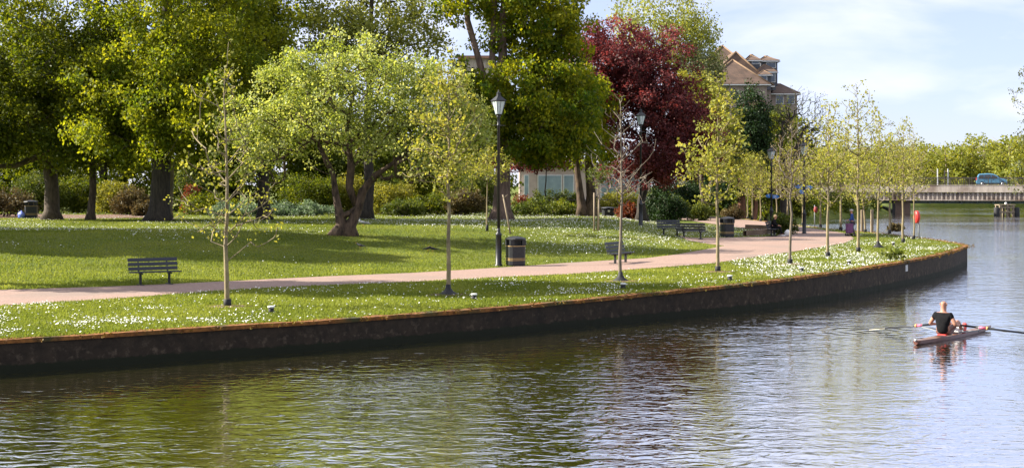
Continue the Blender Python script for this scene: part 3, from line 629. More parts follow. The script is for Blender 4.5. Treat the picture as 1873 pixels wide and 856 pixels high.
# dark belt of trees behind
belt = [(-30, 124, 'oak', 17), (70, 130, 'oak', 16), (190, 122, 'lime', 17), (330, 126, 'oak', 18), (430, 120, 'oak', 18), (530, 130, 'lime', 13), (620, 124, 'oak', 9), (735, 128, 'lime', 9.5), (840, 126, 'lime', 8.5)]
words = ['leftmost shadowy tree behind the litter bin', 'second shadowy tree from the left in back belt', 'mid green belt tree behind slender leaning trunk', 'dense belt tree behind thickest black trunk', 'dense belt tree behind first sapling', 'lighter belt tree behind the pale groundcover', 'low belt tree behind gnarled tree stem', 'low belt tree right of the gnarled tree', 'low belt tree behind the second sapling']
for i, (px, Y, lm, h) in enumerate(belt):
    q = h / 18
    tree('belt_tree', at(px, Y), [straight(h * .8, .35 * q + .08, .1, (0, 0), .1, 40 + i)], [(0, 0, h * .62, 4.6, 4, h * .40), (random.uniform(-2, 2), -1.5, h * .3, 4.2, 3, h * .24)], int(210 * q) + 50, 1.1, 62, .36, lm, 'dark_bark',
         words[i], 'tree', 'shadowy belt of trees behind the lawn', 60 + i, minz=1.2)

# ------------------------------------------------------------------ shrubs
def shrub(px, Y, wd, h, lm, label, seed, name='shrub', dep=None, ntip=None, per=46, size=.15, group='shrubs in the bed behind the lawn', bark='twig', rc=None):
    dep = dep or wd * .8; ntip = ntip or int(26 + 16 * wd * h)
    o = empty(name, at(px, Y), 0, label, 'shrub', group); r = np.random.default_rng(seed)
    tips = blob_points([(0, 0, h * .52, wd / 2, dep / 2, h * .5), (wd * .2, 0, h * .38, wd * .34, dep * .4, h * .36), (-wd * .22, 0, h * .34, wd * .3, dep * .4, h * .33)], ntip, r, 2.0)
    tips[:, 2] = np.maximum(tips[:, 2], .12)
    st = [[(0, 0, -.1, .06), (0, 0, .25 * h, .04)]] + [[(r.normal(0, .1 * wd), r.normal(0, .1), -.1, .035), (r.normal(0, .2 * wd), r.normal(0, .2), .45 * h, .02)] for _ in range(4)]
    mesh_wood(grow(st, tips, r, seg=.35, rtip=.006, up=.5, minz=0), 'stems', M[bark], o, r, twig_n=3, flare=False)
    V, Fc, tn = leaves(tips, rc or .28 + .07 * h, per, size, r, (0, 0, .15), .9)
    V[:, 2] = np.maximum(V[:, 2], .02)
    npmesh('foliage', V, Fc, LF[lm], o, tn); return o
sh = [(8, 101, 4.2, 2.0, 'brown', 'brownish bush at far left beside the bin'), (-40, 108, 5, 3, 'oak', 'dark bush at the left edge behind brown bush'), (70, 112, 4.5, 3.2, 'shrub', 'bright green bush behind the far left bin'), (135, 114, 5, 3.0, 'oak', 'dull green bush between first two trunks'),
      (208, 108, 3.2, 2.6, 'yshrub', 'yellow green feathery bush right of slender trunk'), (240, 106, 3.0, 2.1, 'brown', 'brown twiggy bush left of the thickest trunk'), (262, 103, 1.5, 1.1, 'brown', 'small brownish bush beside the thickest trunk'),
      (345, 116, 4, 3.6, 'shrub', 'tall green bush right of the thin pale trunk'), (350, 109, 1.2, 2.2, 'redshrub', 'red flowering bush behind the first sapling'), (385, 108, 4.5, 1.7, 'oak', 'low dark bush behind the first sapling'),
      (445, 104, 5.5, 1.0, 'bluegreen', 'pale blue green groundcover left of the straight dark trunk'), (540, 105, 6.0, 1.0, 'bluegreen', 'blue green groundcover right of the straight dark trunk'), (570, 112, 5, 3.2, 'oak', 'dark bush left of the gnarled stems'),
      (640, 113, 3.0, 3.2, 'yshrub', 'yellowish bush seen between the gnarled stems'), (715, 109, 4.6, 2.6, 'yshrub', 'large yellow green bush right of the gnarled tree'), (740, 104, 3.2, 1.3, 'shrub', 'low fresh green bush below the yellow green bush'),
      (800, 108, 5, 1.7, 'oak', 'dark clipped bush behind the second sapling'), (850, 107, 3.2, 2.0, 'brown', 'brown hazy bush left of the nearest lamp'), (870, 113, 3.5, 3.6, 'shrub', 'loose green bush behind the staked young tree'),
      (985, 104, 5.8, 1.25, 'shrub', 'long grassy green bush right of the maple trunk'), (1035, 105, 2.4, 1.0, 'lime', 'tufted green bush beside the twin trunks'), (955, 110, 1.3, 1.5, 'redshrub', 'small red bush above the grassy bush'),
      (1150, 106, 1.8, 1.2, 'redshrub', 'rusty red bush left of the copper beech trunk'), (1225, 108, 2.4, 2.6, 'ever', 'dark glossy bush right of the copper beech trunk'), (1205, 112, 2.0, 3.6, 'ever', 'tall ivy mound beside the copper beech trunk'),
      (1279, 127, 2.0, 1.6, 'shrub', 'spiky green bush at the path corner'), (1322, 150, 4.0, 3.0, 'ever', 'black green bush behind the upper path'), (1341, 131, 1.9, 1.3, 'brown', 'low twiggy brown bush by the orange brown trunk'), (1262, 142, 4, 3.4, 'ever', 'dark bush under the copper beech edge'), (1272, 153, 8, 5.2, 'ever', 'tall dark bush at the back between copper beech and evergreen'), (1325, 160, 8, 5.5, 'oak', 'tall green bush behind the orange brown trunk'),
      (1195, 128, 6, 2.4, 'shrub', 'clipped hedge behind the copper beech trunk'), (1130, 127, 4.5, 2.2, 'yshrub', 'yellow topped hedge left of the copper beech trunk'), (1432, 92, 1.5, 1.4, 'shrub', 'leafy bush behind the seated person')]
for i, (px, Y, wd, h, lm, lab) in enumerate(sh): shrub(px, Y, wd, h, lm, lab, 300 + i)
for i, (px, lab) in enumerate([(985, 'leftmost'), (1003, 'second'), (1024, 'middle'), (1037, 'fourth'), (1051, 'rightmost')]):
    shrub(px, 130, .95, 1.7, 'shrub', lab + ' of five small clipped shrubs below the pavilion windows', 400 + i, group='clipped shrubs below the pavilion windows', size=.13, ntip=30)
# bed of bare soil behind the lawn
bed = MB(); q = []
for px in range(-80, 300, 20): q.append((px, 97.5 + 1.2 * math.sin(px * .03)))
vs = [at(px, Y, .03) for px, Y in q] + [at(px, Y + 9, .05) for px, Y in q]; k = len(q)
bed.add(vs, [[i, i + 1, k + i + 1, k + i] for i in range(k - 1)])
tag(bed.build('soil_bed', M['soil']), 'bare reddish soil bed behind the left trees', 'soil', kind='structure')
# shady overgrown bank below the bridge ramp
r = np.random.default_rng(77); nb = 520
yy = r.uniform(146, 196, nb); xx = xedge(yy) - r.uniform(.3, 13, nb); C = np.stack([xx, yy, T(xx, yy) + r.uniform(.1, 2.0, nb)], 1)
V, Fc, tn = leaves(C, .9, 46, .30, r, (0, 0, -.3)); tag(npmesh('bank_undergrowth', V, Fc, LF['oak'], tint=tn), 'dark undergrowth along the bank below the bridge', 'undergrowth', kind='stuff')

# ------------------------------------------------------------------ far wood beyond the bridge
r = np.random.default_rng(5); CC = []; 
stems = MB()
for i in range(64):
    px = 1400 + i * 9.5 + r.uniform(-5, 5); Y = r.uniform(300, 380); x = xat(px, Y)
    top = np.interp(px, [1400, 1600, 1700, 1760, 1800, 1873, 2000], [262, 264, 262, 256, 247, 236, 230]) + r.uniform(-4, 14)
    ht = zat(top, Y); wd = r.uniform(5, 8)
    CC.append(blob_points([(x, Y, ht * .55, wd, 5, ht * .45), (x + r.uniform(-3, 3), Y - 4, ht * .3, wd, 4, ht * .28)], 120, r, 2.0))
    stems.tube([(x, Y, 0), (x + r.uniform(-.5, .5), Y, ht * .5), (x + r.uniform(-1, 1), Y, ht * .93)], [.3, .2, .05], 5)
    for _ in range(9):
        a = r.uniform(0, 2 * PI); z0 = ht * r.uniform(.3, .75); stems.tube([(x, Y, z0), (x + math.cos(a) * wd * .8, Y + math.sin(a) * 3, z0 + ht * .22)], [.1, .03], 4)
CC = np.concatenate(CC); V, Fc, tn = leaves(CC, 1.5, 22, .62, r, (0, 0, -.3))
fw = npmesh('far_wood', V, Fc, LF['wood'], tint=tn); tag(fw, 'hazy yellow green wood on the far bank beyond the bridge', 'wood', kind='stuff')
stems.build('boughs', M['twig'], fw)['kind'] = 'stuff'
nb = 500; px = r.uniform(1560, 1990, nb); Y = r.uniform(274, 286, nb); x = (px - CX) / F * Y; C = np.stack([x, Y, r.uniform(0, 1.1, nb)], 1)
V, Fc, tn = leaves(C, .8, 24, .35, r, (0, 0, .6)); tag(npmesh('reeds', V, Fc, LF['shrub'], tint=tn), 'reeds and scrub along the far waterline', 'reeds', kind='stuff')
# willow reaching in from the right edge
tree('willow_tree', (51.7, 116, .75), [straight(15, .5, .12, (-4, -2), .2, 33)], [(-8.2, -2, 10, 3.4, 4, 5.0), (-10.4, -3, 4.3, 2.6, 3, 1.5)], 270, .5, 14, .20, 'grey_willow', 'twig', 'thin twiggy willow reaching in at the right edge over the water', seed=34, minz=3, rtip=.012, tip_dir=(0, 0, -.9))

# ------------------------------------------------------------------ saplings along the path
def guard(o, h=.22, r0=.11, spread=False):
    mb = MB()
    if spread: mb.lathe([(.34, -.05), (.30, .04), (.16, .12), (r0 * .8, .22), (r0 * .7, .34)], 10)
    else: mb.lathe([(r0, -.05), (r0, h), (r0 * .85, h + .01)], 10)
    return mb.build('tree_guard', M['rubber'], o)
def sapling(px, py, h, r0, cw, z0, label, seed, ntip=70, per=9, size=.12, lm='sapling', bark='sap_bark', spread=False, group='young trees in the riverside strip', blobs=None, keep=1., up=.75, curve=.12, rtip=.0085, pos=None, grd=True, soil=False):
    b = Vector(pos) if pos is not None else P(px, py)
    r = np.random.default_rng(seed)
    o = empty('sapling', b, 0, label, 'young tree', group)
    st = straight(h * .90, r0 * .88, .010, (r.normal(0, .05), r.normal(0, .05)), .022, seed, 9)
    bl = blobs or [(0, 0, z0 + (h - z0) * .42, cw / 2, cw / 2, (h - z0) * .45), (0, 0, z0 + (h - z0) * .72, cw * .3, cw * .3, (h - z0) * .32, .8)]
    bl = [(q[0] * 1.2, q[1] * 1.2, q[2], q[3] * 1.28, q[4] * 1.28, q[5]) + tuple(q[6:]) for q in bl]
    tips = np.concatenate([blob_points(bl, int(ntip * 1.5), r, 1.8), np.stack([r.normal(0, .16, 9), r.normal(0, .16, 9), r.uniform(h * .84, h, 9)], 1)])
    ch = grow([st], tips, r, seg=.3, rtip=rtip, up=up, minz=z0 * .95, curve=curve, rmax=.026, wander=.03)
    mesh_wood(ch, 'trunk', M[bark], o, r, 0, twig_n=4, flare=False)
    C = tips[r.random(len(tips)) < keep]
    if per and len(C):
        V, Fc, tn = leaves(C, .27, max(2, int(per * 1.0)), size * .95, r, (0, 0, -.1), .9)
        npmesh('crown', V, Fc, LF[lm], o, tn)
    if grd: guard(o, spread=spread)
    if b.y < 62:
        a_ = np.linspace(0, 2 * PI, 22, endpoint=False); rr_ = .42 + .16 * r.random(22)
        ring = [(rr_[i] * math.cos(a_[i]) * 1.3, rr_[i] * math.sin(a_[i]), float(T(b.x + rr_[i] * math.cos(a_[i]) * 1.3, b.y + rr_[i] * math.sin(a_[i]))) - b.z + .022) for i in range(22)]
        MB().add([(0, 0, .05)] + ring, [(0, 1 + i, 1 + (i + 1) % 22) for i in range(22)]).build('mulch_circle', M['soil'], o)
    return o
sapling(416, 562, 7.5, .085, 2.6, 1.15, 'nearest sapling left of gnarled tree with low side branches', 501, 100, 6, .11, blobs=[(.1, 0, 3.2, 1.4, 1.3, 1.7), (-.2, 0, 5.0, 1.0, 1.0, 1.6), (.4, 0, 2.5, 1.0, 1, .7, .35), (0, 0, 6.4, .5, .5, .9)], up=.45)
sapling(820, 540, 7.7, .085, 2.9, 2.6, 'leafy sapling with spreading yellow crown left of nearest lamp', 502, 150, 11, .125, spread=True, up=.35, blobs=[(-.1, 0, 5.2, 1.15, 1.1, 1.8), (-.1, 0, 4.0, 1.15, 1.1, 1.1), (-.2, 0, 6.3, .8, .8, 1.1)])
sapling(1135, 515, 6.7, .08, 2.1, 2.4, 'leafless grey sapling in front of the copper beech', 503, 130, 0, spread=True, bark='grey_bark', curve=.05, rtip=.0075, up=.8, blobs=[(0, 0, 4.3, 1.15, 1.1, 1.5), (0, 0, 5.6, .6, .6, .9), (.2, 0, 3.3, 1.1, 1, .8)])
sapling(1313, 498, 7.4, .085, 2.7, 2.6, 'sapling with clumped yellow leaves between the copper beech and path bin', 504, 100, 13, .14, spread=False, up=.55, blobs=[(0, 0, 4.6, 1.35, 1.2, 1.6), (0, 0, 6.3, .75, .75, 1.1), (-.3, 0, 3.4, 1.1, 1, .9)])
sapling(1445, 484, 6.0, .075, 1.9, 2.5, 'greyish sparse sapling in front of the bench sitter', 505, 120, 3, .10, bark='grey_bark', curve=.1, rtip=.0085, up=.8, lm='brown')
sapling(1514, 470, 7.0, .085, 2.5, 2.2, 'dense yellow sapling left of the walker', 506, 130, 10, .12)
sapling(1570, 461, 8.2, .09, 2.5, 2.2, 'tallest sapling right beside the walker', 507, 140, 8, .12)
sapling(1606, 453, 7.3, .08, 2.2, 2.2, 'sapling with yellow crown just right of the tallest one', 508, 110, 9, .12, spread=True)
sapling(1652, 444, 6.9, .085, 2.6, 2.4, 'broad yellow sapling in front of the bridge pier', 509, 130, 9, .12)
sapling(1671, 438, 6.6, .06, 1.9, 2.6, 'slim sapling beside the red lifebuoy case', 510, 80, 6, .12)
bgx = [(1367, 400, 'leftmost of the thin saplings beyond the upper path'), (1376, 402, 'second thin sapling from left beyond the upper path'), (1391, 405, 'third thin sapling from left beyond the upper path'),
       (1421, 408, 'thin sapling behind the bench sitter'), (1441, 408, 'thin sapling hidden behind the greyish sparse sapling'), (1468, 412, 'thin sapling behind the blue fingerpost'),
       (1501, 416, 'thin sapling right of the fingerpost beyond the paving'), (1538, 422, 'thin sapling left of the walker beyond the paving'), (1583, 425, 'leaning thin sapling between the two wooden posts'), (1627, 427, 'thin sapling left of the bridge pier on the far strip edge')]
protos = []
for i, (px, py, lab) in enumerate(bgx):
    gpt = Vector((*unpg(px, py), 0)); gpt.z = float(T(gpt.x, gpt.y))
    if i < 3:
        protos.append(sapling(px, py, 6.3, .085, 2.5, 2.0, lab, 520 + i, 85, 9, .15, pos=gpt, group='thin young trees beyond the paving', lm='sapling'))
    else:
        o = copy_tree(protos[i % 3]); o.location = gpt; o.rotation_euler = (0, 0, i * 1.3); q = 1 + .06 * ((i * 7) % 5 - 2); o.scale = (q, q, q); o['label'] = lab
        if 'leaning' in lab: o.rotation_euler = (0, math.radians(-5), .3)
# young staked trees on the lawn
b = P(891, 423)
o = sapling(891, 423, 4.6, .055, 2.4, 2.6, 'young yellow leaved lawn tree left of nearest lamp', 540, 70, 12, .13, pos=b, group='young trees staked on the lawn', grd=False, lm='sapling', up=.3)
guard(o, .34, .08)
b = P(1092, 423)
o = empty('staked_tree', b, 0, 'small leafy young tree tied to two pale stakes', 'young tree', 'young trees staked on the lawn')
MB().tube([(-.16, 0, -.1), (-.16, 0, 2.15)], .045, 8).build('stake', M['wood'], o); MB().tube([(.10, .1, -.1), (.10, .1, 2.0)], .045, 8).build('stake', M['wood'], o)
MB().box((-.03, .05, 1.9), (.34, .03, .07), rz=.35).build('strap', M['rubber'], o)
r = np.random.default_rng(541); st = straight(3.6, .035, .01, (.1, 0), .02, 3, 6); tips = blob_points([(.2, 0, 3.2, .8, .8, .9)], 40, r)
mesh_wood(grow([st], tips, r, seg=.3, rtip=.005, minz=1.8), 'trunk', M['sap_bark'], o, r, flare=False); V, Fc, tn = leaves(tips, .25, 14, .14, r); npmesh('crown', V, Fc, LF['shrub'], o, tn)
b = P(934, 428)
o = empty('leaning_stake', b, 0, 'pale pole leaning over behind the black bin', 'stake')
MB().tube([(0, 0, -.1), (-.18, .05, .9), (-.42, .1, 2.1)], [.05, .045, .04], 8).build('pole', M['wood'], o)
MB().tube([(-.38, .09, 1.9), (-.15, .02, 2.12)], [.025, .015], 6).build('side_branch', M['wood'], o)

# ------------------------------------------------------------------ lamps
def lamp(loc, h, label, rz=.5):
    o = empty('street_lamp', loc, rz, label, 'street lamp', 'lantern street lamps along the path'); k = h / 7.4; zl = h - 1.02
    MB().lathe([(.17, -.1), (.17, .06), (.13, .09), (.12, 1.28), (.135, 1.30), (.135, 1.36), (.085, 1.42), (.075, 1.5), (.068, 1.6)], 14).build('base', M['black_paint'], o)
    mb = MB().lathe([(.066, 1.58), (.058, zl - .5), (.075, zl - .48), (.075, zl - .44), (.055, zl - .42), (.05, zl - .16), (.07, zl - .14), (.09, zl - .08), (.05, zl - .02)], 12)
    mb.tube([(-.32, 0, zl - .46), (.32, 0, zl - .46)], .014, 6)
    mb.build('pole', M['black_paint'], o)
    fr = MB(); zb, zt, rb, rt = zl, zl + .56, .15, .30
    for j in range(4):
        a = PI / 4 + j * PI / 2; c, s_ = math.cos(a), math.sin(a); a2 = a + PI / 2; c2, s2 = math.cos(a2), math.sin(a2)
        fr.tube([(rb * c, rb * s_, zb), (rt * c, rt * s_, zt)], .016, 5)
        fr.tube([(rb * c, rb * s_, zb), (rb * c2, rb * s2, zb)], .014, 5); fr.tube([(rt * c, rt * s_, zt), (rt * c2, rt * s2, zt)], .018, 5)
        m0 = ((rb * (c + c2)) / 2, rb * (s_ + s2) / 2, zb); m1 = (rt * (c + c2) / 2, rt * (s_ + s2) / 2, zt); fr.tube([m0, m1], .007, 4)
    fr.lathe([(rb * .75, zb - .05), (rb * .95, zb - .01)], 4, rot=PI / 4, smooth=False)
    fr.build('lantern_frame', M['black_paint'], o)
    MB().lathe([(rb * .94, zb + .01), (rt * .94, zt - .01)], 4, rot=PI / 4, smooth=False).build('glass', M['glass'], o)
    MB().lathe([(rt * 1.14, zt), (rt * 1.14, zt + .03), (rt * .55, zt + .17), (.10, zt + .22), (.09, zt + .32), (.12, zt + .34), (.05, zt + .37), (.03, zt + .41), (.035, zt + .43), (.012, zt + .48)], 4, rot=PI / 4, smooth=False).build('roof', M['black_paint'], o)
    return o
lamp(P(912, 487), 7.4, 'nearest black lantern lamp post beside the gold banded bin')
lamp(at(1172, 90), 7.4, 'black lantern lamp post in front of the copper beech')
l3 = Vector((*unpg(1471, 428), .98)); lamp(l3, 6.2, 'black lantern lamp post with blue fingerpost boards on it')
l4 = Vector((*unpg(1411, 419), .98)); lamp(l4, 6.1, 'black lantern lamp post behind the bench sitter')
M['sign_blue'] = noisy('sign_blue', (.02, .13, .42), (.035, .19, .52), 6, .35)
def finger(loc, z, label, arms, hz):
    o = empty('fingerpost_sign', loc, 0, label, 'direction sign', 'blue direction boards on lamp posts')
    for (a, L_, dz) in arms:
        R = Matrix.Rotation(a, 4, 'Z')
        mb = MB(); mb.prism([(.08, z + dz - .13), (L_ - .16, z + dz - .13), (L_, z + dz), (L_ - .16, z + dz + .13), (.08, z + dz + .13)], -.025, .025, M=R)
        bd = mb.build('board', M['sign_blue'], o)
        for row, n_ in ((.045, 6), (-.05, 4)):                 # white place names, worn to dashes at this distance
            xx = .16
            for q in range(n_):
                wl = random.uniform(.05, .10)
                if xx + wl > L_ - .2: break
                for sy in (-.029, .029): MB().box((xx + wl / 2, sy, z + dz + row), (wl, .006, .045), M=R).build('word', M['white'], bd)
                xx += wl + .028
    MB().lathe([(.085, z - .22), (.085, z + .24)], 10).build('collar', M['black_paint'], o)
    return o
finger(l3, 3.05, 'pair of blue direction boards on the lamp post right of the sitter', [(.25, .62, 0), (PI - .35, .62, .05), (PI + .6, .5, -.3)], 0)
finger(l4, 2.35, 'blue direction board on the lamp post behind the sitter', [(.1, .6, 0), (PI - .2, .45, .05)], 0)

# ------------------------------------------------------------------ bins
def bin_(loc, label, rz=.5, h=1.27, w_=.72, bands=True, group='black litter bins in the park'):
    o = empty('litter_bin', loc, rz, label, 'litter bin', group); k = w_ / 2; c = .10
    oc = lambda s: [(s - c, -s), (s, -s + c), (s, s - c), (s - c, s), (-s + c, s), (-s, s - c), (-s, -s + c), (-s + c, -s)]
    MB().prism(oc(k), .06, h * .70, 'z').build('body', M['black_paint'], o, .008)
    MB().prism(oc(k * .9), -.05, .06, 'z').build('plinth', M['black_paint'], o)
    up = MB()
    for sx in (-1, 1):
        for sy in (-1, 1): up.box((sx * (k - .09), sy * (k - .09), h * .785), (.17, .17, h * .17))
    up.box((0, 0, h * .785), (w_ * .34, w_ * .34, h * .17))
    up.build('aperture_frame', M['black_paint'], o)
    MB().prism(oc(k * 1.03), h * .87, h * .905, 'z').build('rim', M['black_paint'], o, .006)
    MB().lathe([(k * 1.28, h * .905), (k * 1.25, h * .93), (k * .8, h * .975), (k * .3, h)], 8, rot=PI / 8, smooth=False).build('hood', M['black_paint'], o)
    if bands:
        for z in (h * .665, h * .20, h * .255): MB().prism(oc(k + .006), z, z + .022, 'z').build('gold_band', M['gold'], o)
        MB().box((0, -k - .004, h * .45), (w_ * .30, .006, .16)).build('plate', M['black_paint'], o)
    return o
bin_(P(943, 487), 'black litter bin with gold bands beside nearest lamp', .35, 1.27, .70)
bb = Vector((*unpg(1330, 434.5), .98)); bin_(bb, 'black litter bin on the paving left of the bench sitter', .3, 1.27, .70)
b3 = at(57, 97.8); bin_(b3, 'black litter bin at far left in front of the shrubs', .2, 1.25, .8)
b4 = P(1112, 396) if P(1112, 396).y < 130 else at(1112, 112); bin_(b4, 'short black bin with white sticker behind the staked tree', .1, .72, .85, False)
MB_ = MB().box((0, -.432, .42), (.16, .006, .16)).build('sticker', M['white'], [o for o in bpy.data.objects if o.get('label') == 'short black bin with white sticker behind the staked tree'][0])
# blue bag beside the left bin
M['blue_bag'] = noisy('blue_plastic', (.10, .16, .55), (.22, .28, .70), 9, .35, .5)
r = np.random.default_rng(3); bm = bmesh.new(); bmesh.ops.create_icosphere(bm, subdivisions=3, radius=.26)
for v in bm.verts:
    n_ = 1 + .12 * math.sin(9 * v.co.x + 3) * math.cos(11 * v.co.y) + .06 * math.sin(21 * v.co.z + 5 * v.co.x)
    v.co *= n_; v.co.z *= 1.05
    if v.co.z > .17: v.co.x *= .45; v.co.y *= .45; v.co.z *= 1.2
    v.co.z = max(v.co.z, -.2)
me = bpy.data.meshes.new('rubbish_bag'); bm.to_mesh(me); bm.free(); me.materials.append(M['blue_bag'])
for p in me.polygons: p.use_smooth = True
o = bpy.data.objects.new('rubbish_bag', me); COL.objects.link(o); o.location = at(40, 97.4, .22); tag(o, 'blue plastic rubbish bag beside the far left bin', 'bag')

# ------------------------------------------------------------------ benches
def bench(loc, face, label, L_=1.75, mat='bench_paint'):
    """face = heading of the sitter (x,y)"""
    rz = math.atan2(face[1], face[0]) - PI / 2
    o = empty('park_bench', loc, rz, label, 'bench', 'black slatted park benches'); m = M[mat]
    for s in (-1, 1):
        x = s * L_ * .29; mb = MB()
        mb.box((x, .05, .02), (.09, .62, .04)); mb.box((x, .02, .22), (.075, .09, .38)); mb.box((x, .06, .405), (.05, .46, .045))
        mb.tube([(x, -.16, .40), (x, -.23, .60), (x, -.31, .90)], .027, 6)
        lg = mb.build('leg', M['black_paint'], o, .006)
    st = MB()
    for k in range(3): st.box((0, -.10 + k * .165, .45 + .004 * k), (L_, .15, .04))
    st.build('seat', m, o, .008)
    bk_ = MB()
    for k in range(3):
        z = .56 + k * .15; y = -.175 - (z - .5) * .29; bk_.box((0, y, z), (L_, .035, .125), rx=.28)
    bk_.build('backrest', m, o, .008)
    return o
FA = (.50, -.86)
bench(P(283, 521), FA, 'black bench nearest the left edge in lawn shade', 1.72)
bench(P(1134, 482), (.86, -.50), 'black bench seen end on behind the leafless sapling', 1.75)
bench(P(1226, 432), (.35, -.94), 'bench with bluish shining backrest near the second lamp', 1.5, 'bench_paint')
b4_ = Vector((*unpg(1266, 441), 0)); b4_.z = float(T(b4_.x, b4_.y)); bench(b4_, (.45, .89), 'dark bench with back to us left of the paving bin', 1.75)
b5 = Vector((*unpg(1413, 432), .98)); bench(b5, (.93, -.36), 'bench carrying the seated blond person', 1.7)

# low curved bed edging by the sitter
M['kerb_stone'] = brickmat('bed_bricks', (.30, .19, .12), (.22, .14, .09), (.2, .17, .14), 1, .9, .2, .09)
ctr = [unpg(1362, 432), unpg(1380, 431), unpg(1405, 428.5), unpg(1418, 424), unpg(1405, 421), unpg(1365, 419.5)]
ctr = smooth_poly(ctr, 2); mb = MB(); k = 4
for i, p in enumerate(ctr):
    p = Vector((*p, 0)); t = (Vector((*ctr[min(i + 1, len(ctr) - 1)], 0)) - Vector((*ctr[max(i - 1, 0)], 0))).normalized(); nn = Vector((t.y, -t.x, 0)); z = float(T(p.x, p.y))
    for off, dz in ((-.12, -.1), (-.12, .34), (.12, .34), (.12, -.1)): mb.v.append(tuple(p + nn * off + Vector((0, 0, z + dz))))
for i in range(len(ctr) - 1):
    for j in range(4): q = (j + 1) % 4; mb.f.append([i*k + j, i*k + q, (i+1)*k + q, (i+1)*k + j]); mb.sm.append(False)
e = mb.build('bed_edging', M['kerb_stone']); tag(e, 'low curved brick edging round the planting bed by the sitter', 'kerb')

# ------------------------------------------------------------------ small strip lights, posts, lifebuoys, plaque
pw = [(496, 573, 'low black marker light with pale top nearest the left, right of first sapling'), (867, 549, 'low marker light with pale top near the wall below the gold banded bin'), (1140, 529, 'low marker light with pale top in front of the leafless sapling'),
      (1335, 514, 'low marker light with pale top right of the clumped yellow sapling'), (1466, 498, 'low marker light right of the greyish sparse sapling'), (1553, 485, 'low marker light in front of the tallest sapling'), (1634, 449.5, 'farthest low marker light left of the bridge pier')]
pr = None
for px, py, lab in pw:
    if pr is None:
        pr = empty('marker_light', P(px, py), 0, lab, 'marker light', 'low marker lights along the strip')
        MB().lathe([(.075, -.05), (.075, .15)], 10).build('post', M['rubber'], pr); MB().lathe([(.095, .15), (.095, .19), (.08, .20)], 12).build('cap', M['white'], pr)
    else:
        c = copy_tree(pr); c.location = P(px, py); c['label'] = lab
for px, py, h, lab in [(1577, 424, 1.5, 'left of two square wooden posts right of the walker'), (1595, 426, 1.55, 'right of two square wooden posts right of the walker')]:
    p = Vector((*unpg(px, py), .98)); o = MB().box((0, 0, h / 2 - .1), (.17, .17, h + .2)).build('wooden_post', M['wood'], bevel=.012); o.location = p; tag(o, lab, 'post', 'wooden posts by the paving')
def lifebuoy(loc, label, k=1.0, post=True):
    o = empty('lifebuoy_case', loc, 0, label, 'lifebuoy', 'red lifebuoy cases')
    mb = MB(); R = .30 * k; zc = 1.30
    mb.lathe([(.05, -.12), (R * .8, -.11), (R, -.06), (R, .06), (R * .8, .11), (.05, .12)], 20)
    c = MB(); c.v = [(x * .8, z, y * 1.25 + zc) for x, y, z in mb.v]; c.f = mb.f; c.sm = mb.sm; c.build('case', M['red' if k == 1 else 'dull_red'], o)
    MB().tube([(0, .14, -.1), (0, .14, zc + .35)], .04, 8).build('post', M['steel_grey'], o)
    MB().tube([(R * .55 * math.cos(a), -.125, zc + R * .62 * math.sin(a)) for a in np.linspace(0, 2 * PI, 15)], .02, 5).build('handle_ring', M['red' if k == 1 else 'dull_red'], o)
    return o
lb_ = lifebuoy((*unpg(1677, 437), .98), 'bright red lifebuoy case on post at the river edge'); lb_.rotation_euler = (0, 0, -1.25)
lb2 = lifebuoy((*unpg(1492, 414.5), .98), 'dull red lifebuoy case in shade behind the fingerpost', .62); lb2.rotation_euler = (0, 0, .4)
i0 = min(range(len(WPTS)), key=lambda i: (WPTS[i] - Vector((*unp(1648, 520, 0), 0))).length); p = WPTS[i0]; n_ = nor[i0]
o = empty('wall_plaque', p + n_ * .002, math.atan2(n_.y, n_.x) + PI / 2, 'small white plaque fixed near the wall top at the bend', 'sign')
zt = float(g(p.x)); plt = MB().box((0, -.014, zt - .30), (.30, .024, .26)).build('plate', M['white'], o)
for k, wl in enumerate((.2, .16, .2, .12)): MB().box((0, -.029, zt - .215 - k * .052), (wl, .005, .018)).build('word', M['steel_grey'], plt)
# wall-top tuft
sx = P(1632, 477); o = empty('weed_tuft', sx, 0, 'spiky weed tuft on the wall edge above the plaque', 'plant')
r = np.random.default_rng(9); n = 220; C = np.repeat(np.array([[0, 0, .3]]), 1, 0); V, Fc, tn = leaves(np.array([[0, 0, .2], [.2, 0, .35], [-.15, .1, .4], [.35, -.05, .2], [-.3, 0, .25]]), .3, 40, .16, r, (0, 0, .9)); V[:, 2] = np.maximum(V[:, 2], 0)
npmesh('foliage', V, Fc, LF['shrub'], o, tn)
sx = Vector((*unpg(1637, 424), .98)); o = empty('reed_tuft', sx, 0, 'grassy tuft at the water edge below the bridge pier', 'plant')
V, Fc, tn = leaves(blob_points([(0, 0, .3, .6, .4, .35)], 14, r), .3, 40, .22, r, (0, 0, .9)); V[:, 2] = np.maximum(V[:, 2], 0); npmesh('foliage', V, Fc, LF['brown'], o, tn)

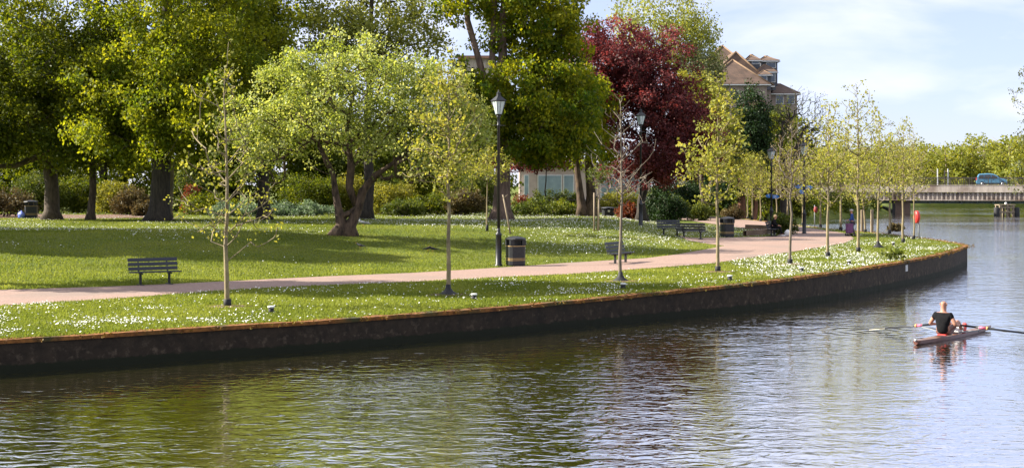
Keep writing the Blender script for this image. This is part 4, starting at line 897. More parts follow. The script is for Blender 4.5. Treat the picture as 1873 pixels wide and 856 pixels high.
# ------------------------------------------------------------------ bridge
YB = 205.0
M['bridge_conc'] = noisy('bridge_concrete', (.46, .39, .33), (.66, .57, .49), .8, .9, .2, stretch=(2.2, 2, .45), c3=(.24, .17, .13), s3=.35)
M['oldbrick'] = brickmat('old_brick', (.20, .12, .085), (.15, .095, .07), (.2, .17, .14), 1, .9)
M['rail'] = noisy('railing_dark', (.05, .042, .035), (.09, .075, .06), 6, .6)
M['girder'] = noisy('girder_green', (.09, .13, .12), (.15, .19, .17), 3, .6)
M['asphalt'] = noisy('asphalt', (.045, .045, .047), (.06, .06, .06), 20, .9)
xb0, xb1 = xat(1380, YB), xat(2100, YB); zd = zat(339.5, YB); zb_ = zat(352.5, YB); zg = zat(366, YB)
BA = math.radians(-16); xp = xat(1740, YB)
bro = empty('river_bridge', (xp, YB, 0), BA, 'long flat concrete road bridge over the river', 'bridge')
LB = (xb1 - xb0) * 1.15; X = lambda px: (xat(px, YB) - xp) * 1.0
MB().box((0, 5.5, zd - .35), (LB, 11, .5)).build('deck', M['asphalt'], bro)
mb = MB()
for k in range(int(LB / 2.4)): mb.box((-LB / 2 + 1.2 + 2.4 * k, -.12, (zd + zb_) / 2 + .03), (2.385, .30, zd - zb_ - .02))
mb.build('fascia', M['bridge_conc'], bro)
MB().box((0, -.10, zd + .02), (LB, .40, .1)).build('parapet_cap', M['bridge_conc'], bro)
rb_ = MB(); nrib = int(LB / .62)
for k in range(nrib): rb_.box((-LB / 2 + .31 + .62 * k, .06, (zb_ + zg) / 2), (.22, .36, zb_ - zg))
rb_.box((0, .32, (zb_ + zg) / 2), (LB, .20, zb_ - zg - .05)); rb_.box((0, .12, zg - .03), (LB, .5, .10))
rb_.build('ribbed_girder', M['bridge_conc'], bro)
sg = MB()
for k in range(int(LB / 2.2)): sg.box((-LB / 2 + 1.1 + 2.2 * k, 3.5, zg - .32), (.28, 5.5, .5))
sg.box((0, 1.2, zg - .30), (LB, .08, .44)); sg.build('underside_beams', M['girder'], bro)
rl = MB(); zr = zd + 1.15
rl.box((0, -.02, zr), (LB, .07, .08)); rl.box((0, -.02, zd + .2), (LB, .05, .05))
for k in range(int(LB / 2.6)): rl.box((-LB / 2 + 1.3 + 2.6 * k, -.02, zd + .62), (.10, .10, 1.1))
for k in range(int(LB / .17)): rl.box((-LB / 2 + .08 + .17 * k, -.02, zd + .68), (.035, .03, .95))
rl.build('railing', M['rail'], bro)
rl2 = MB().box((0, 10.8, zd + 1.1), (LB, .08, .1))
for k in range(int(LB / .3)): rl2.box((-LB / 2 + .15 + .3 * k, 10.8, zd + .6), (.05, .04, 1.0))
rl2.build('railing', M['rail'], bro)
MB().box((X(1654), 5.3, zg / 2 - .3), (2.1, 9.6, zg + .55)).build('pier', M['oldbrick'], bro, .05)
MB().box((X(1638), 5.0, zg / 2 - .3), (.42, 9.0, zg + .5)).build('pier_dark_strip', M['rubber'], bro)  # narrow black block along the left side of the pier
MB().box((X(1395), 5.3, zg / 2 - .3), (3.5, 9.6, zg + .5)).build('abutment', M['concrete'], bro)
# posts behind the bridge
for px, top, mt, lab in [(1715, 309, 'white', 'left pale post standing behind the bridge railing'), (1728, 312, 'rail', 'dark post behind the bridge railing'), (1734, 309, 'white', 'right pale post standing behind the bridge railing')]:
    Y = YB + 9; z0, z1 = zd - .1, zat(top, Y); o = MB().box((0, 0, (z0 + z1) / 2), (.14, .14, z1 - z0)).build('bridge_post', M[mt], bevel=.02); o.location = (xat(px, Y), Y, 0); tag(o, lab, 'post', 'posts behind the bridge railing')

# ------------------------------------------------------------------ car
M['car_blue'] = noisy('car_paint', (.07, .22, .36), (.085, .25, .40), 2, .25, spec=.6)
M['car_glass'] = noisy('car_glass', (.012, .016, .02), (.03, .04, .05), 2, .06, spec=.8)
M['tyre'] = noisy('tyre', (.012, .012, .012), (.022, .022, .022), 20, .85)
M['alloy'] = noisy('alloy', (.32, .33, .34), (.45, .46, .47), 8, .35, metal=.7)
M['lens'] = noisy('headlamp_lens', (.5, .5, .48), (.7, .7, .68), 5, .1)
CP = Vector((xp, YB, 0)) + Matrix.Rotation(BA, 3, 'Z') @ Vector((xat(1812, YB) - xp, 1.9, 0)); YC = CP.y; zc = zd - .1
car = empty('parked_car', (CP.x, CP.y, zc), BA, 'light blue estate car driving on the bridge', 'car')
car.name = 'blue_car'
BODY = [(-2.12, .32), (-2.2, .55), (-2.16, .95), (-2.05, 1.30), (-1.92, 1.66), (-1.75, 1.78), (-.6, 1.84), (.15, 1.76), (.55, 1.58), (1.12, 1.13), (1.75, 1.0), (2.08, .84), (2.18, .6), (2.15, .34), (1.85, .26), (-1.9, .26)]
MB().prism(BODY, -.86, .86).build('body', M['car_blue'], car, .09)
for sy in (-.872, .872):
    for q in ([(-1.86, 1.08), (-1.80, 1.60), (-1.22, 1.66), (-1.18, 1.08)], [(-1.08, 1.08), (-1.10, 1.66), (-.28, 1.68), (-.20, 1.08)], [(-.10, 1.08), (-.14, 1.66), (.10, 1.62), (.48, 1.46), (.86, 1.10)]):
        MB().prism(q, sy - .006, sy + .006).build('side_window', M['car_glass'], car)
    for xd in (-1.13, -.15, .92):
        MB().box((xd, sy, .78), (.018, .008, .85)).build('door_seam', M['rubber'], car)
    for xh in (-1.0, -.02): MB().box((xh + .1, sy * 1.008, .98), (.2, .03, .04)).build('door_handle', M['rubber'], car, .008)
    MB().box((.0, sy * 1.005, .42), (2.5, .02, .1)).build('sill_strip', M['rubber'], car)
    MB().box((.78, sy * 1.12, 1.12), (.16, .2, .15)).build('mirror', M['car_blue'], car, .03)
    MB().box((2.02, sy * .76, .80), (.22, .34, .16), ry=.5).build('headlight', M['lens'], car, .02)
    MB().box((-2.15, sy * .90, 1.05), (.10, .12, .42)).build('tail_light', M['red'], car, .015)
MB().prism([(.52, 1.60), (1.10, 1.15), (1.13, 1.17), (.56, 1.62)], -.74, .74).build('windscreen', M['car_glass'], car)
for sy in (-.80, .80):
    for xw in (-1.38, 1.38):
        wh = MB().lathe([(.33, -.1), (.33, .1)], 20); c = MB(); c.v = [(x + xw, z + sy, y + .33) for x, y, z in wh.v]; c.f, c.sm = wh.f, wh.sm; tw = c.build('wheel', M['tyre'], car, .03)
        wh = MB().lathe([(.215, -.02), (.20, .11), (.06, .12)], 14); c = MB(); c.v = [(x + xw, z * (1 if sy > 0 else -1) + sy, y + .33) for x, y, z in wh.v]; c.f, c.sm = wh.f, wh.sm; c.build('rim', M['alloy'], tw)

# ------------------------------------------------------------------ mooring dolphin in the river
YD = unp(1840, 394, 0)[1]; o = empty('mooring_dolphin', (xat(1841, YD), YD, 0), .1, 'timber mooring frame with black fenders standing in the river', 'mooring frame')
mb = MB()
for x in (-.9, .1, .95):
    for y in (0, 1.2): mb.box((x, y, .55), (.26, .26, 1.7))
mb.box((0, -.15, .45), (2.2, .12, .25)); mb.box((0, -.15, 1.1), (2.2, .12, .22)); mb.build('timber_frame', M['wood'], o, .02)
for x in (-1.35, 1.5): MB().lathe([(.36, -.3), (.4, .0), (.4, .95), (.3, 1.1)], 14, c=(x, .1, 0)).build('fender', M['rubber'], o)
MB().box((.1, .6, 1.42), (2.4, 1.5, .12)).build('platform', M['wood'], o, .02)
MB().lathe([(.16, 1.48), (.18, 1.7), (.1, 1.78)], 10, c=(.0, .2, 0)).build('bollard', M['white'], o)

# ------------------------------------------------------------------ buildings
M['tiles'] = brickmat('roof_tiles', (.115, .075, .055), (.16, .10, .07), (.06, .04, .03), 1, .9, .30, .22)
M['dormer'] = noisy('dormer_cladding', (.05, .055, .07), (.08, .085, .10), 2, .6)
M['ridge'] = noisy('ridge_tiles', (.17, .11, .065), (.23, .15, .09), 3, .9)
M['render'] = brickmat('house_brick', (.34, .265, .225), (.40, .31, .265), (.38, .33, .3), 1, .9, .3, .12)
M['redbrick'] = brickmat('red_brick', (.36, .16, .10), (.30, .13, .08), (.4, .33, .28), 1, .9)
M['win'] = noisy('window_glass', (.03, .045, .07), (.06, .08, .11), 1.5, .08, spec=.8)
M['winpale'] = noisy('pale_window_glass', (.18, .26, .30), (.30, .40, .44), .7, .12, spec=.7)
YH = 180.0; hx = lambda px: (px - CX) / F * YH; hz = lambda py: zat(py, YH)
house = empty('hilltop_house', (hx(1360), YH, 0), 0, 'large brick house with stacked brown tiled roofs above the trees', 'house'); HX0 = hx(1360)
def block(x0, x1, y0, y1, z0, ze, zr, mat='render', hip=2.5, axis='y', ov=.35):
    """walls and a hipped (hip>0) or gabled roof; axis = ridge direction"""
    kp = (YH + y0) / YH; x0, x1 = x0 * kp - HX0, x1 * kp - HX0; ze, zr = CH + (ze - CH) * kp, CH + (zr - CH) * kp; z0 = z0 if z0 < 1 else CH + (z0 - CH) * kp
    MB().box(((x0 + x1) / 2, (y0 + y1) / 2, (z0 + ze) / 2), (x1 - x0, y1 - y0, ze - z0)).build('wall', M[mat], house)
    a0, a1, b0, b1 = x0 - ov, x1 + ov, y0 - ov, y1 + ov
    if axis == 'y': xm = (x0 + x1) / 2; r0, r1 = (xm, b0 + hip, zr), (xm, b1 - hip, zr)
    else: ym = (y0 + y1) / 2; r0, r1 = (a0 + hip, ym, zr), (a1 - hip, ym, zr)
    e = [(a0, b0, ze), (a1, b0, ze), (a1, b1, ze), (a0, b1, ze)]
    eb = [(x, y, z - .16) for x, y, z in e]
    vs = e + [r0, r1] + eb
    fs = [(0, 1, 4), (2, 3, 5), (1, 2, 5, 4), (3, 0, 4, 5)] if axis == 'y' else [(1, 2, 5), (3, 0, 4), (0, 1, 5, 4), (2, 3, 4, 5)]
    fs = [list(f) for f in fs] + [[6, 7, 1, 0], [7, 8, 2, 1], [8, 9, 3, 2], [9, 6, 0, 3], [9, 8, 7, 6]]
    rf = MB().add(vs, fs).build('roof', M['tiles'], house)
    kk = 1 if x1 - x0 > 4 else .55; rg = MB().tube([r0, r1], .13 * kk, 6)
    ends = [(e[0], r0), (e[1], r0), (e[2], r1), (e[3], r1)] if axis == 'y' else [(e[0], r0), (e[3], r0), (e[1], r1), (e[2], r1)]
    for p, q in ends: rg.tube([p, q], .11 * kk, 6)
    rg.build('ridge_tiles', M['ridge'], rf)
    gt = MB(); gt.box(((a0 + a1) / 2, b0 - .05, ze - .14), (a1 - a0 + .1, .12, .14)); gt.box((a1 + .05, (b0 + b1) / 2, ze - .14), (.12, b1 - b0, .14)); gt.build('gutter', M['white'], rf)
def hwin(px0, px1, py0, py1, y, par=None, mat='win'):
    kp = (YH + y) / YH; x0, x1, z0, z1 = hx(px0) * kp - HX0, hx(px1) * kp - HX0, CH + (hz(py1) - CH) * kp, CH + (hz(py0) - CH) * kp
    f = MB().box(((x0 + x1) / 2, y - .03, (z0 + z1) / 2), (x1 - x0 + .16, .10, z1 - z0 + .16)).build('window_frame', M['white'], house)
    MB().box(((x0 + x1) / 2, y - .09, (z0 + z1) / 2), (x1 - x0, .04, z1 - z0)).build('pane', M[mat], f)
block(hx(1292), hx(1403), 0, 7, .5, hz(154), hz(106), hip=3.6)
block(hx(1288), hx(1410), 5, 14, .5, hz(157), hz(94), hip=1.6)
block(hx(1262), hx(1400), 12, 26, .5, hz(150), hz(78), hip=5.0)
block(hx(1404), hx(1458), 8, 16, .5, hz(171), hz(150), hip=1.8, axis='x')
block(hx(1368), hx(1390), 7, 11, hz(165), hz(110), hz(98), hip=1.2, axis='x', ov=.2, mat='dormer')
block(hx(1392), hx(1422), 11, 16, hz(160), hz(111), hz(100), hip=1.6, axis='x', ov=.25, mat='dormer')
block(hx(1385), hx(1419), 6.2, 9, hz(165), hz(131), hz(117), hip=1.3, axis='x', ov=.2, mat='dormer')
block(hx(1388), hx(1410), 4.4, 6.6, hz(165), hz(136.5), hz(128), hip=.9, axis='x', ov=.15, mat='dormer')
hwin(1402, 1418, 116, 124, 11); hwin(1376, 1388, 112, 117, 7); hwin(1392, 1402, 138, 150, 4.4); hwin(1407, 1417, 134, 150, 6.2); hwin(1420, 1432, 176, 190, 8); hwin(1440, 1452, 176, 190, 8)
MB().box((hx(1385) - HX0, -.30, hz(193)), (hx(1400) - hx(1368), .5, hz(184) - hz(200))).build('brick_bay', M['redbrick'], house)
# office block glimpsed through the maple
YO = 165.0; ox = lambda px: xat(px, YO)
off = empty('office_block', (ox(872), YO, 1), 0, 'tall pale concrete block glimpsed between maple boughs', 'office block'); zt = zat(107, YO) - 1
wdt = ox(902) - ox(842)
MB().box((0, 6, zt / 2), (wdt, 12, zt)).build('wall', M['concrete'], off); MB().box((0, 5.85, zt + .12), (wdt + .6, 12.6, .30)).build('roof_edge', M['redbrick'], off)
for lv in range(4):
    for k in range(1):
        f = MB().box((-wdt / 2 + 1.5 + 2.6 * k, -.04, zt - 2.6 - 3.2 * lv), (1.7, .12, 1.7)).build('window_frame', M['white'], off); MB().box((-wdt / 2 + 1.5 + 2.6 * k, -.11, zt - 2.6 - 3.2 * lv), (1.5, .05, 1.5)).build('pane', M['win'], f)
# low glazed pavilion
YP = 136.0; ox = lambda px: xat(px, YP); z0 = 1.2
pav = empty('glazed_pavilion', (ox(1070), YP, z0), 0, 'low building with pale blue windows seen under the maple', 'pavilion'); wdt = ox(1190) - ox(950)
M['pinkwall'] = noisy('pink_render', (.50, .40, .36), (.60, .49, .44), 2, .9)
MB().box((0, 5, 2.4), (wdt, 10, 4.8)).build('wall', M['pinkwall'], pav); MB().box((0, 4.9, 4.95), (wdt + 1, 11, .3)).build('roof', M['concrete'], pav)
for px0, px1 in ((958, 968), (983, 1028), (1030, 1050), (1098, 1150), (1153, 1178)):
    x0, x1 = ox(px0) - ox(1070), ox(px1) - ox(1070); f = MB().box(((x0 + x1) / 2, -.05, 2.85), (x1 - x0, .14, 2.2)).build('window_frame', M['white'], pav); MB().box(((x0 + x1) / 2, -.13, 2.85), (x1 - x0 - .2, .05, 2.0)).build('pane', M['winpale'], f)
MB().box((0, -.12, 1.55), (wdt, .3, .14)).build('sill', M['white'], pav)
# low wall in front of the pavilion
lw = empty('garden_wall', (ox(1100), 126, 1.1), 0, 'low brown wall with dark rail in front of the glazed pavilion', 'wall')
MB().box((-2, 0, .40), (13, .35, 1.2)).build('wall_body', M['oldbrick'], lw); MB().box((-2, 0, 1.07), (13.2, .46, .12)).build('coping', M['concrete'], lw)
rl = MB().box((-2, 0, 1.75), (13, .06, .07))
for k in range(9): rl.box((-8.2 + 1.49 * k, 0, 1.45), (.06, .05, .62))
rl.build('rail', M['rail'], lw)

# ------------------------------------------------------------------ people
def skin_obj(name, V, E, R, mat, parent=None, roots=(0,), sub=2, M_=None):
    me = bpy.data.meshes.new(name); me.from_pydata([tuple(M_ @ Vector(v)) if M_ else v for v in V], E, []); o = bpy.data.objects.new(name, me); COL.objects.link(o)
    md = o.modifiers.new('skin', 'SKIN'); md.use_smooth_shade = True
    for i, v in enumerate(me.skin_vertices[0].data):
        rr = R[i]; v.radius = (rr, rr) if not hasattr(rr, '__len__') else rr
        v.use_root = i in roots
    sd = o.modifiers.new('subsurf', 'SUBSURF'); sd.levels = sub; sd.render_levels = sub
    me.materials.append(mat)
    if parent: o.parent = parent
    return o
class Sk:
    def __init__(s): s.v, s.e, s.r = [], [], []; s.roots = []
    def p(s, co, r, par=None):
        s.v.append(tuple(co)); s.r.append(r); i = len(s.v) - 1
        if par is not None: s.e.append((par, i))
        else: s.roots.append(i)
        return i
    def chain(s, pts, par):
        for co, r in pts: par = s.p(co, r, par)
        return par
    def hand(s, wrist, idx, d, up, k=1.0, curl=.7):
        """palm grown on the arm, fingers and thumb as their own rooted chains"""
        d = Vector(d).normalized(); up = Vector(up).normalized(); side = d.cross(up).normalized(); w_ = Vector(wrist)
        s.chain([(w_ + d * .045 * k, (.036 * k, .020 * k)), (w_ + d * .09 * k, (.038 * k, .018 * k))], idx)
        for j, (off, ln) in enumerate(((-.030, .070), (-.010, .080), (.010, .074), (.030, .058))):
            a = w_ + d * .08 * k + side * off * k; q = s.p(a, .0095 * k); dd = d
            for t in range(3):
                dd = (dd - up * curl * (.35 + .2 * t)).normalized(); a = a + dd * ln * k * .4; q = s.p(a, .009 * k - .0008 * t, q)
        a = w_ + d * .03 * k - side * .025 * k; q = s.p(a, .011 * k); dd = (d * .5 - side * .8 - up * .3).normalized()
        for t in range(2): a = a + dd * .034 * k; q = s.p(a, .010 * k, q); dd = (dd + d * .4 - up * .3).normalized()
    def build(s, name, mat, parent, sub=2): return skin_obj(name, s.v, s.e, s.r, mat, parent, s.roots, sub)
def head(s, neck, base, d, k=1.0):
    """neck, skull and jaw on the skeleton; d = facing direction"""
    b = Vector(base); d = Vector(d)
    n1 = s.p(b + Vector((0, 0, .045 * k)), .062 * k, neck); c = s.p(b + Vector((0, 0, .135 * k)) + d * .012, (.074 * k, .088 * k), n1); s.p(b + Vector((0, 0, .235 * k)), (.068 * k, .078 * k), c)
    return c
def face(parent, base, d, hair=None, k=1.0, skin='skin', bald=False):
    b = Vector(base); d = Vector(d).normalized(); sd = Vector((d.y, -d.x, 0)); c = b + Vector((0, 0, .165 * k))
    R = Matrix((sd, d, Vector((0, 0, 1)))).transposed().to_4x4()
    for q in (-1, 1):
        MB().lathe([(.004, -.012), (.011, -.006), (.011, .006), (.004, .012)], 8, M_ if False else (0, 0, 0)).build('eye', M['black_cloth'], parent, loc=tuple(c + d * .083 * k + sd * q * .03 * k))
        e = MB(); e.lathe([(.008, -.026), (.013, -.010), (.013, .014), (.006, .026)], 8); e.build('ear', M[skin], parent, loc=tuple(c + sd * q * .080 * k - d * .005 - Vector((0, 0, .005))))
    MB().tube([tuple(c + d * .078 * k + Vector((0, 0, .01))), tuple(c + d * .108 * k - Vector((0, 0, .035 * k)))], [.009, .016], 8).build('nose', M[skin], parent)
    MB().box((0, 0, 0), (.042, .012, .010), rz=math.atan2(d.y, d.x) - PI / 2).build('mouth', M['red_lip'], parent, loc=tuple(c + d * .080 * k - Vector((0, 0, .066 * k))))
M['red_lip'] = noisy('lip', (.30, .10, .08), (.34, .12, .10), 8, .5)
def blob(name, c, rad, mat, parent, cut=None, seed=0, amp=.06):
    bm = bmesh.new(); bmesh.ops.create_icosphere(bm, subdivisions=3, radius=1); r = random.Random(seed); ph = [r.uniform(0, 6) for _ in range(4)]
    for v in list(bm.verts):
        n_ = 1 + amp * (math.sin(7 * v.co.x + ph[0]) * math.sin(6 * v.co.y + ph[1]) + .6 * math.sin(13 * v.co.z + ph[2]))
        v.co = Vector((v.co.x * rad[0] * n_, v.co.y * rad[1] * n_, v.co.z * rad[2] * n_))
    if cut is not None: 
        co, no = cut; bmesh.ops.bisect_plane(bm, geom=bm.verts[:] + bm.edges[:] + bm.faces[:], plane_co=co, plane_no=no, clear_inner=True)
        ed = [e for e in bm.edges if e.is_boundary]
        if ed: bmesh.ops.holes_fill(bm, edges=ed)
    for f in bm.faces: f.smooth = True
    me = bpy.data.meshes.new(name); bm.to_mesh(me); bm.free(); me.materials.append(mat); o = bpy.data.objects.new(name, me); COL.objects.link(o); o.parent = parent; o.location = c
    return o

# --- rower, scull and oars (local frame: +y is the way the rower faces, towards the stern)
RP = unp(1725, 621, 0); RZ = math.atan2(-3.2, 3.8)
M['hull_red'] = noisy('hull_brown_red', (.11, .04, .028), (.18, .068, .045), 5, .35)
M['hull_deck'] = noisy('hull_deck', (.17, .10, .075), (.25, .16, .12), 4, .4)
M['pink'] = noisy('pink_collar', (.65, .10, .18), (.75, .16, .25), 6, .5)
scull = empty('rowing_scull', (RP[0], RP[1], 0), RZ, 'narrow brown red sculling boat under the rower', 'rowing boat')
L0, L1 = -1.75, 3.3; hv = MB(); NS = 26; k = 8
for i in range(NS + 1):
    s_ = i / NS; y = L0 + (L1 - L0) * s_; wf = max(.02, math.sin(PI * min(1, max(0, .10 + .86 * s_))) ** .8) * .17; sheer = .04 * abs(s_ - .45) ** 1.2
    for j in range(k):
        a = PI * j / (k - 1); hv.v.append((wf * math.cos(a), y, .10 + sheer - .18 * (wf / .17) ** .5 * math.sin(a)))
for i in range(NS):
    for j in range(k - 1): hv.f.append([i*k + j, i*k + j + 1, (i+1)*k + j + 1, (i+1)*k + j]); hv.sm.append(True)
hv.f.append(list(range(k))); hv.sm.append(False); hv.f.append([NS*k + j for j in range(k)]); hv.sm.append(False)
hv.build('hull', M['hull_red'], scull)
dv = MB()
for i in range(NS + 1):
    a, b = hv.v[i*k], hv.v[i*k + k - 1]; m_ = (0, a[1], a[2] + (.028 if (a[1] < -.45 or a[1] > 1.25) else -.05)); dv.v += [(a[0] * .99, a[1], a[2] + .003), m_, (b[0] * .99, b[1], b[2] + .003)]
for i in range(NS):
    for j in range(2): dv.f.append([i*3 + j, (i+1)*3 + j, (i+1)*3 + j + 1, i*3 + j + 1]); dv.sm.append(False)
dv.build('deck', M['hull_deck'], scull)
MB().box((0, 0, .135), (.26, .24, .04)).build('sliding_seat', M['red'], scull, .02)
MB().box((0, .98, .22), (.30, .05, .24), rx=-.7).build('footboard', M['white'], scull, .01)
rg = MB()
for s in (-1, 1):
    rg.tube([(s * .18, .15, .17), (s * .5, .38, .22), (s * .80, .46, .25)], .016, 6); rg.tube([(s * .18, .72, .17), (s * .5, .58, .22), (s * .80, .48, .25)], .016, 6); rg.tube([(s * .80, .47, .22), (s * .80, .47, .38)], .014, 6)
rg.build('rigger', M['steel_grey'], scull)
MB().lathe([(.02, -.03), (.03, 0), (.02, .03)], 10, c=(0, L0 - .02, .13)).build('bow_ball', M['white'], scull)
rower = empty('person', (RP[0], RP[1], 0), RZ, 'bald rower in black T-shirt seen from behind in the sculling boat', 'person'); rower.scale = (1.17, 1.17, 1.17); rower.location.z = -.09
sk = Sk(); pv = sk.p((0, 0, .28), (.16, .115))
ab = sk.p((0, -.02, .42), (.145, .10), pv); cs = sk.p((0, -.01, .58), (.165, .115), ab); nk = sk.p((0, .01, .705), (.08, .07), cs); hd = head(sk, nk, (0, .03, .735), (0, 1, 0))
for s in (-1, 1):
    sh_ = sk.p((s * .175, .0, .655), .062, cs); el = sk.p((s * .315, -.02, .43), .045, sh_); wr = sk.p((s * .27, .24, .405), .030, el)
    sk.hand((s * .27, .24, .405), wr, (-.1 * s, 1, .05), (0, .1, 1), 1.0, .9)
    hp = sk.p((s * .10, .06, .26), .085, pv); kn = sk.p((s * .13, .52, .47), .060, hp); an_ = sk.p((s * .09, .88, .24), .040, kn); sk.p((s * .09, .99, .30), .035, an_)
sk.build('body', M['skin'], rower)
ts = Sk(); a = ts.p((0, -.01, .19), (.158, .118)); b = ts.p((0, -.02, .42), (.158, .113), a); c = ts.p((0, -.01, .585), (.185, .13), b); ts.p((0, .005, .69), (.09, .075), c)
for s in (-1, 1):
    q = ts.p((s * .178, .0, .655), .078, c); ts.p((s * .255, -.012, .535), .066, q)
ts.build('t_shirt', M['black_cloth'], rower)
st_ = Sk(); a = st_.p((0, .03, .21), (.150, .10))
for s in (-1, 1): q = st_.p((s * .11, .08, .26), .098, a); st_.p((s * .125, .36, .395), .082, q)
st_.build('shorts', M['hull_red'], rower)
for s in (-1, 1): MB().box((s * .09, 1.0, .27), (.10, .12, .26), rx=-.5).build('shoe', M['red'], rower, .03)
face(rower, (0, .03, .735), (0, 1, 0))
def oar(side, tipz, label):
    o = empty('oar', (RP[0], RP[1], 0), RZ, label, 'oar', 'pair of sculling oars'); h0 = Vector((side * .26, .36, .39)); h1 = Vector((side * 2.05, .78, tipz + .08)); d = (h1 - h0).normalized()
    MB().tube([h0 + d * .12, h1], [.030, .026], 8).build('shaft', M['black_paint'], o); MB().tube([h0, h0 + d * .13], .019, 8).build('grip', M['rubber'], o)
    MB().tube([h0 + d * .56, h0 + d * .74], .036, 10).build('collar', M['pink'], o); MB().tube([h0 + d * .75, h0 + d * .80], .05, 10).build('button', M['gold'], o)
    sd = Vector((-d.y, d.x, 0)).normalized(); up = d.cross(sd); bl = MB(); tip = h1 + d * .5; hw = .10
    pl = [h1 + sd * .02, h1 + d * .16 + sd * hw * .8, tip + sd * hw, tip - sd * hw * 1.1, h1 + d * .2 - sd * hw, h1 - sd * .02]
    n_ = len(pl); bl.add([p + up * .008 for p in pl] + [p - up * .008 for p in pl], [list(range(n_)), list(range(n_, 2*n_))[::-1]] + [[i, (i+1) % n_, n_ + (i+1) % n_, n_ + i] for i in range(n_)])
    bl.build('blade', M['white_blade'], o); return o
M['white_blade'] = noisy('pale_blade', (.45, .42, .30), (.62, .58, .44), 4, .4)
oar(-1, .03, 'left oar with whole pale blade touching the water'); oar(1, .16, 'right oar running out past the right edge')

# --- walker with shopping trolley
wp = Vector((*unpg(1559, 432), .98)); WK = empty('person', wp, math.radians(75), 'walker in blue jacket and pale cap with purple trolley', 'person')
M['blue_jacket'] = noisy('blue_jacket', (.015, .045, .19), (.03, .075, .28), 9, .8); M['grey_cloth'] = noisy('grey_trousers', (.05, .045, .06), (.09, .08, .10), 12, .9); M['hair_grey'] = noisy('grey_hair', (.40, .36, .32), (.55, .51, .47), 20, .8)
sk = Sk(); pv = sk.p((0, 0, .92), (.15, .11)); ab = sk.p((0, .01, 1.08), (.13, .10), pv); cs = sk.p((0, .02, 1.27), (.15, .11), ab); nk = sk.p((0, .03, 1.40), (.07, .06), cs); head(sk, nk, (0, .05, 1.415), (0, 1, 0), .95)
for s in (-1, 1):
    sh_ = sk.p((s * .165, .02, 1.34), .055, cs); el = sk.p((s * .22, .04, 1.08), .042, sh_); wr = sk.p((s * .20, .25, 1.0), .028, el); sk.hand((s * .20, .25, 1.0), wr, (0, 1, -.2), (0, 0, 1), .95, .9)
    hp = sk.p((s * .09, .0, .86), .085, pv); kn = sk.p((s * .095, .05 + .07 * s, .48), .055, hp); an_ = sk.p((s * .095, .0 + .16 * s, .08), .038, kn); sk.p((s * .095, .12 + .16 * s, .04), .034, an_)
sk.build('body', M['skin'], WK)
jk = Sk(); a = jk.p((0, 0, .84), (.175, .135)); b = jk.p((0, .01, 1.08), (.15, .12), a); c = jk.p((0, .02, 1.28), (.168, .13), b); jk.p((0, .03, 1.40), (.085, .075), c)
for s in (-1, 1): q = jk.p((s * .168, .02, 1.34), .070, c); q = jk.p((s * .225, .04, 1.08), .058, q); jk.p((s * .203, .21, 1.01), .046, q)
jk.build('jacket', M['blue_jacket'], WK)
tr_ = Sk(); a = tr_.p((0, 0, .86), (.155, .12))
for s in (-1, 1): q = tr_.p((s * .09, .0, .82), .095, a); q = tr_.p((s * .095, .05 + .07 * s, .48), .070, q); tr_.p((s * .095, .0 + .16 * s, .11), .058, q)
tr_.build('trousers', M['grey_cloth'], WK)
for s in (-1, 1): MB().box((s * .095, .06 + .16 * s, .045), (.09, .26, .09)).build('shoe', M['black_cloth'], WK, .03)
face(WK, (0, .05, 1.415), (0, 1, 0), k=.95); blob('cap', (0, .05, 1.60), (.10, .115, .085), M['hair_grey'], WK, ((0, 0, -.02), (0, 0, 1)), 2)
tp = wp + Vector((-.25, -.30, 0)); tro = empty('shopping_trolley', tp, math.radians(20), 'purple wheeled shopping trolley at the walker side', 'trolley'); M['purple'] = noisy('purple_fabric', (.14, .05, .13), (.21, .085, .19), 12, .85)
MB().box((0, 0, .47), (.40, .28, .56)).build('bag', M['purple'], tro, .04); MB().box((0, -.005, .77), (.42, .30, .05)).build('flap', M['purple'], tro, .02)
fr = MB()
for s in (-1, 1): fr.tube([(s * .16, .17, .10), (s * .16, .17, .85), (s * .14, .21, 1.03)], .012, 6)
fr.tube([(-.14, .21, 1.03), (.14, .21, 1.03)], .016, 6); fr.tube([(-.22, .1, .09), (.22, .1, .09)], .01, 6); fr.build('frame', M['steel_grey'], tro)
for s in (-1, 1):
    for y in (.1, -.12):
        wh = MB().lathe([(.08, -.015), (.08, .015)], 12); c = MB(); c.v = [(z + s * .2, y + yy_, x + .085) for x, yy_, z in wh.v]; c.f, c.sm = wh.f, wh.sm; c.build('wheel', M['tyre'], tro)

# --- sitter on the far bench
SA = math.atan2(-.36, .93) - PI / 2; fx = Vector((.93, -.36, 0))
ST = empty('person', b5 + Vector((.36, .93, 0)) * .1, SA, 'blond person in black coat sitting bent forward on the far bench', 'person'); M['blond'] = noisy('blond_hair', (.50, .33, .14), (.66, .47, .24), 20, .7)
sk = Sk(); pv = sk.p((0, -.02, .58), (.16, .12)); ab = sk.p((0, .0, .73), (.14, .11), pv); cs = sk.p((0, .07, .92), (.155, .115), ab); nk = sk.p((0, .14, 1.05), (.07, .06), cs); head(sk, nk, (0, .17, 1.06), (0, 1, 0))
for s in (-1, 1):
    sh_ = sk.p((s * .165, .09, 1.0), .055, cs); el = sk.p((s * .22, .15, .76), .043, sh_); wr = sk.p((s * .12, .37, .66), .029, el); sk.hand((s * .12, .37, .66), wr, (-.3 * s, 1, -.1), (0, 0, 1), 1, .8)
    hp = sk.p((s * .10, .05, .55), .085, pv); kn = sk.p((s * .11, .46, .54), .060, hp); an_ = sk.p((s * .11, .58 + .05 * s, .10), .040, kn); sk.p((s * .11, .70 + .05 * s, .05), .035, an_)
sk.build('body', M['skin'], ST)
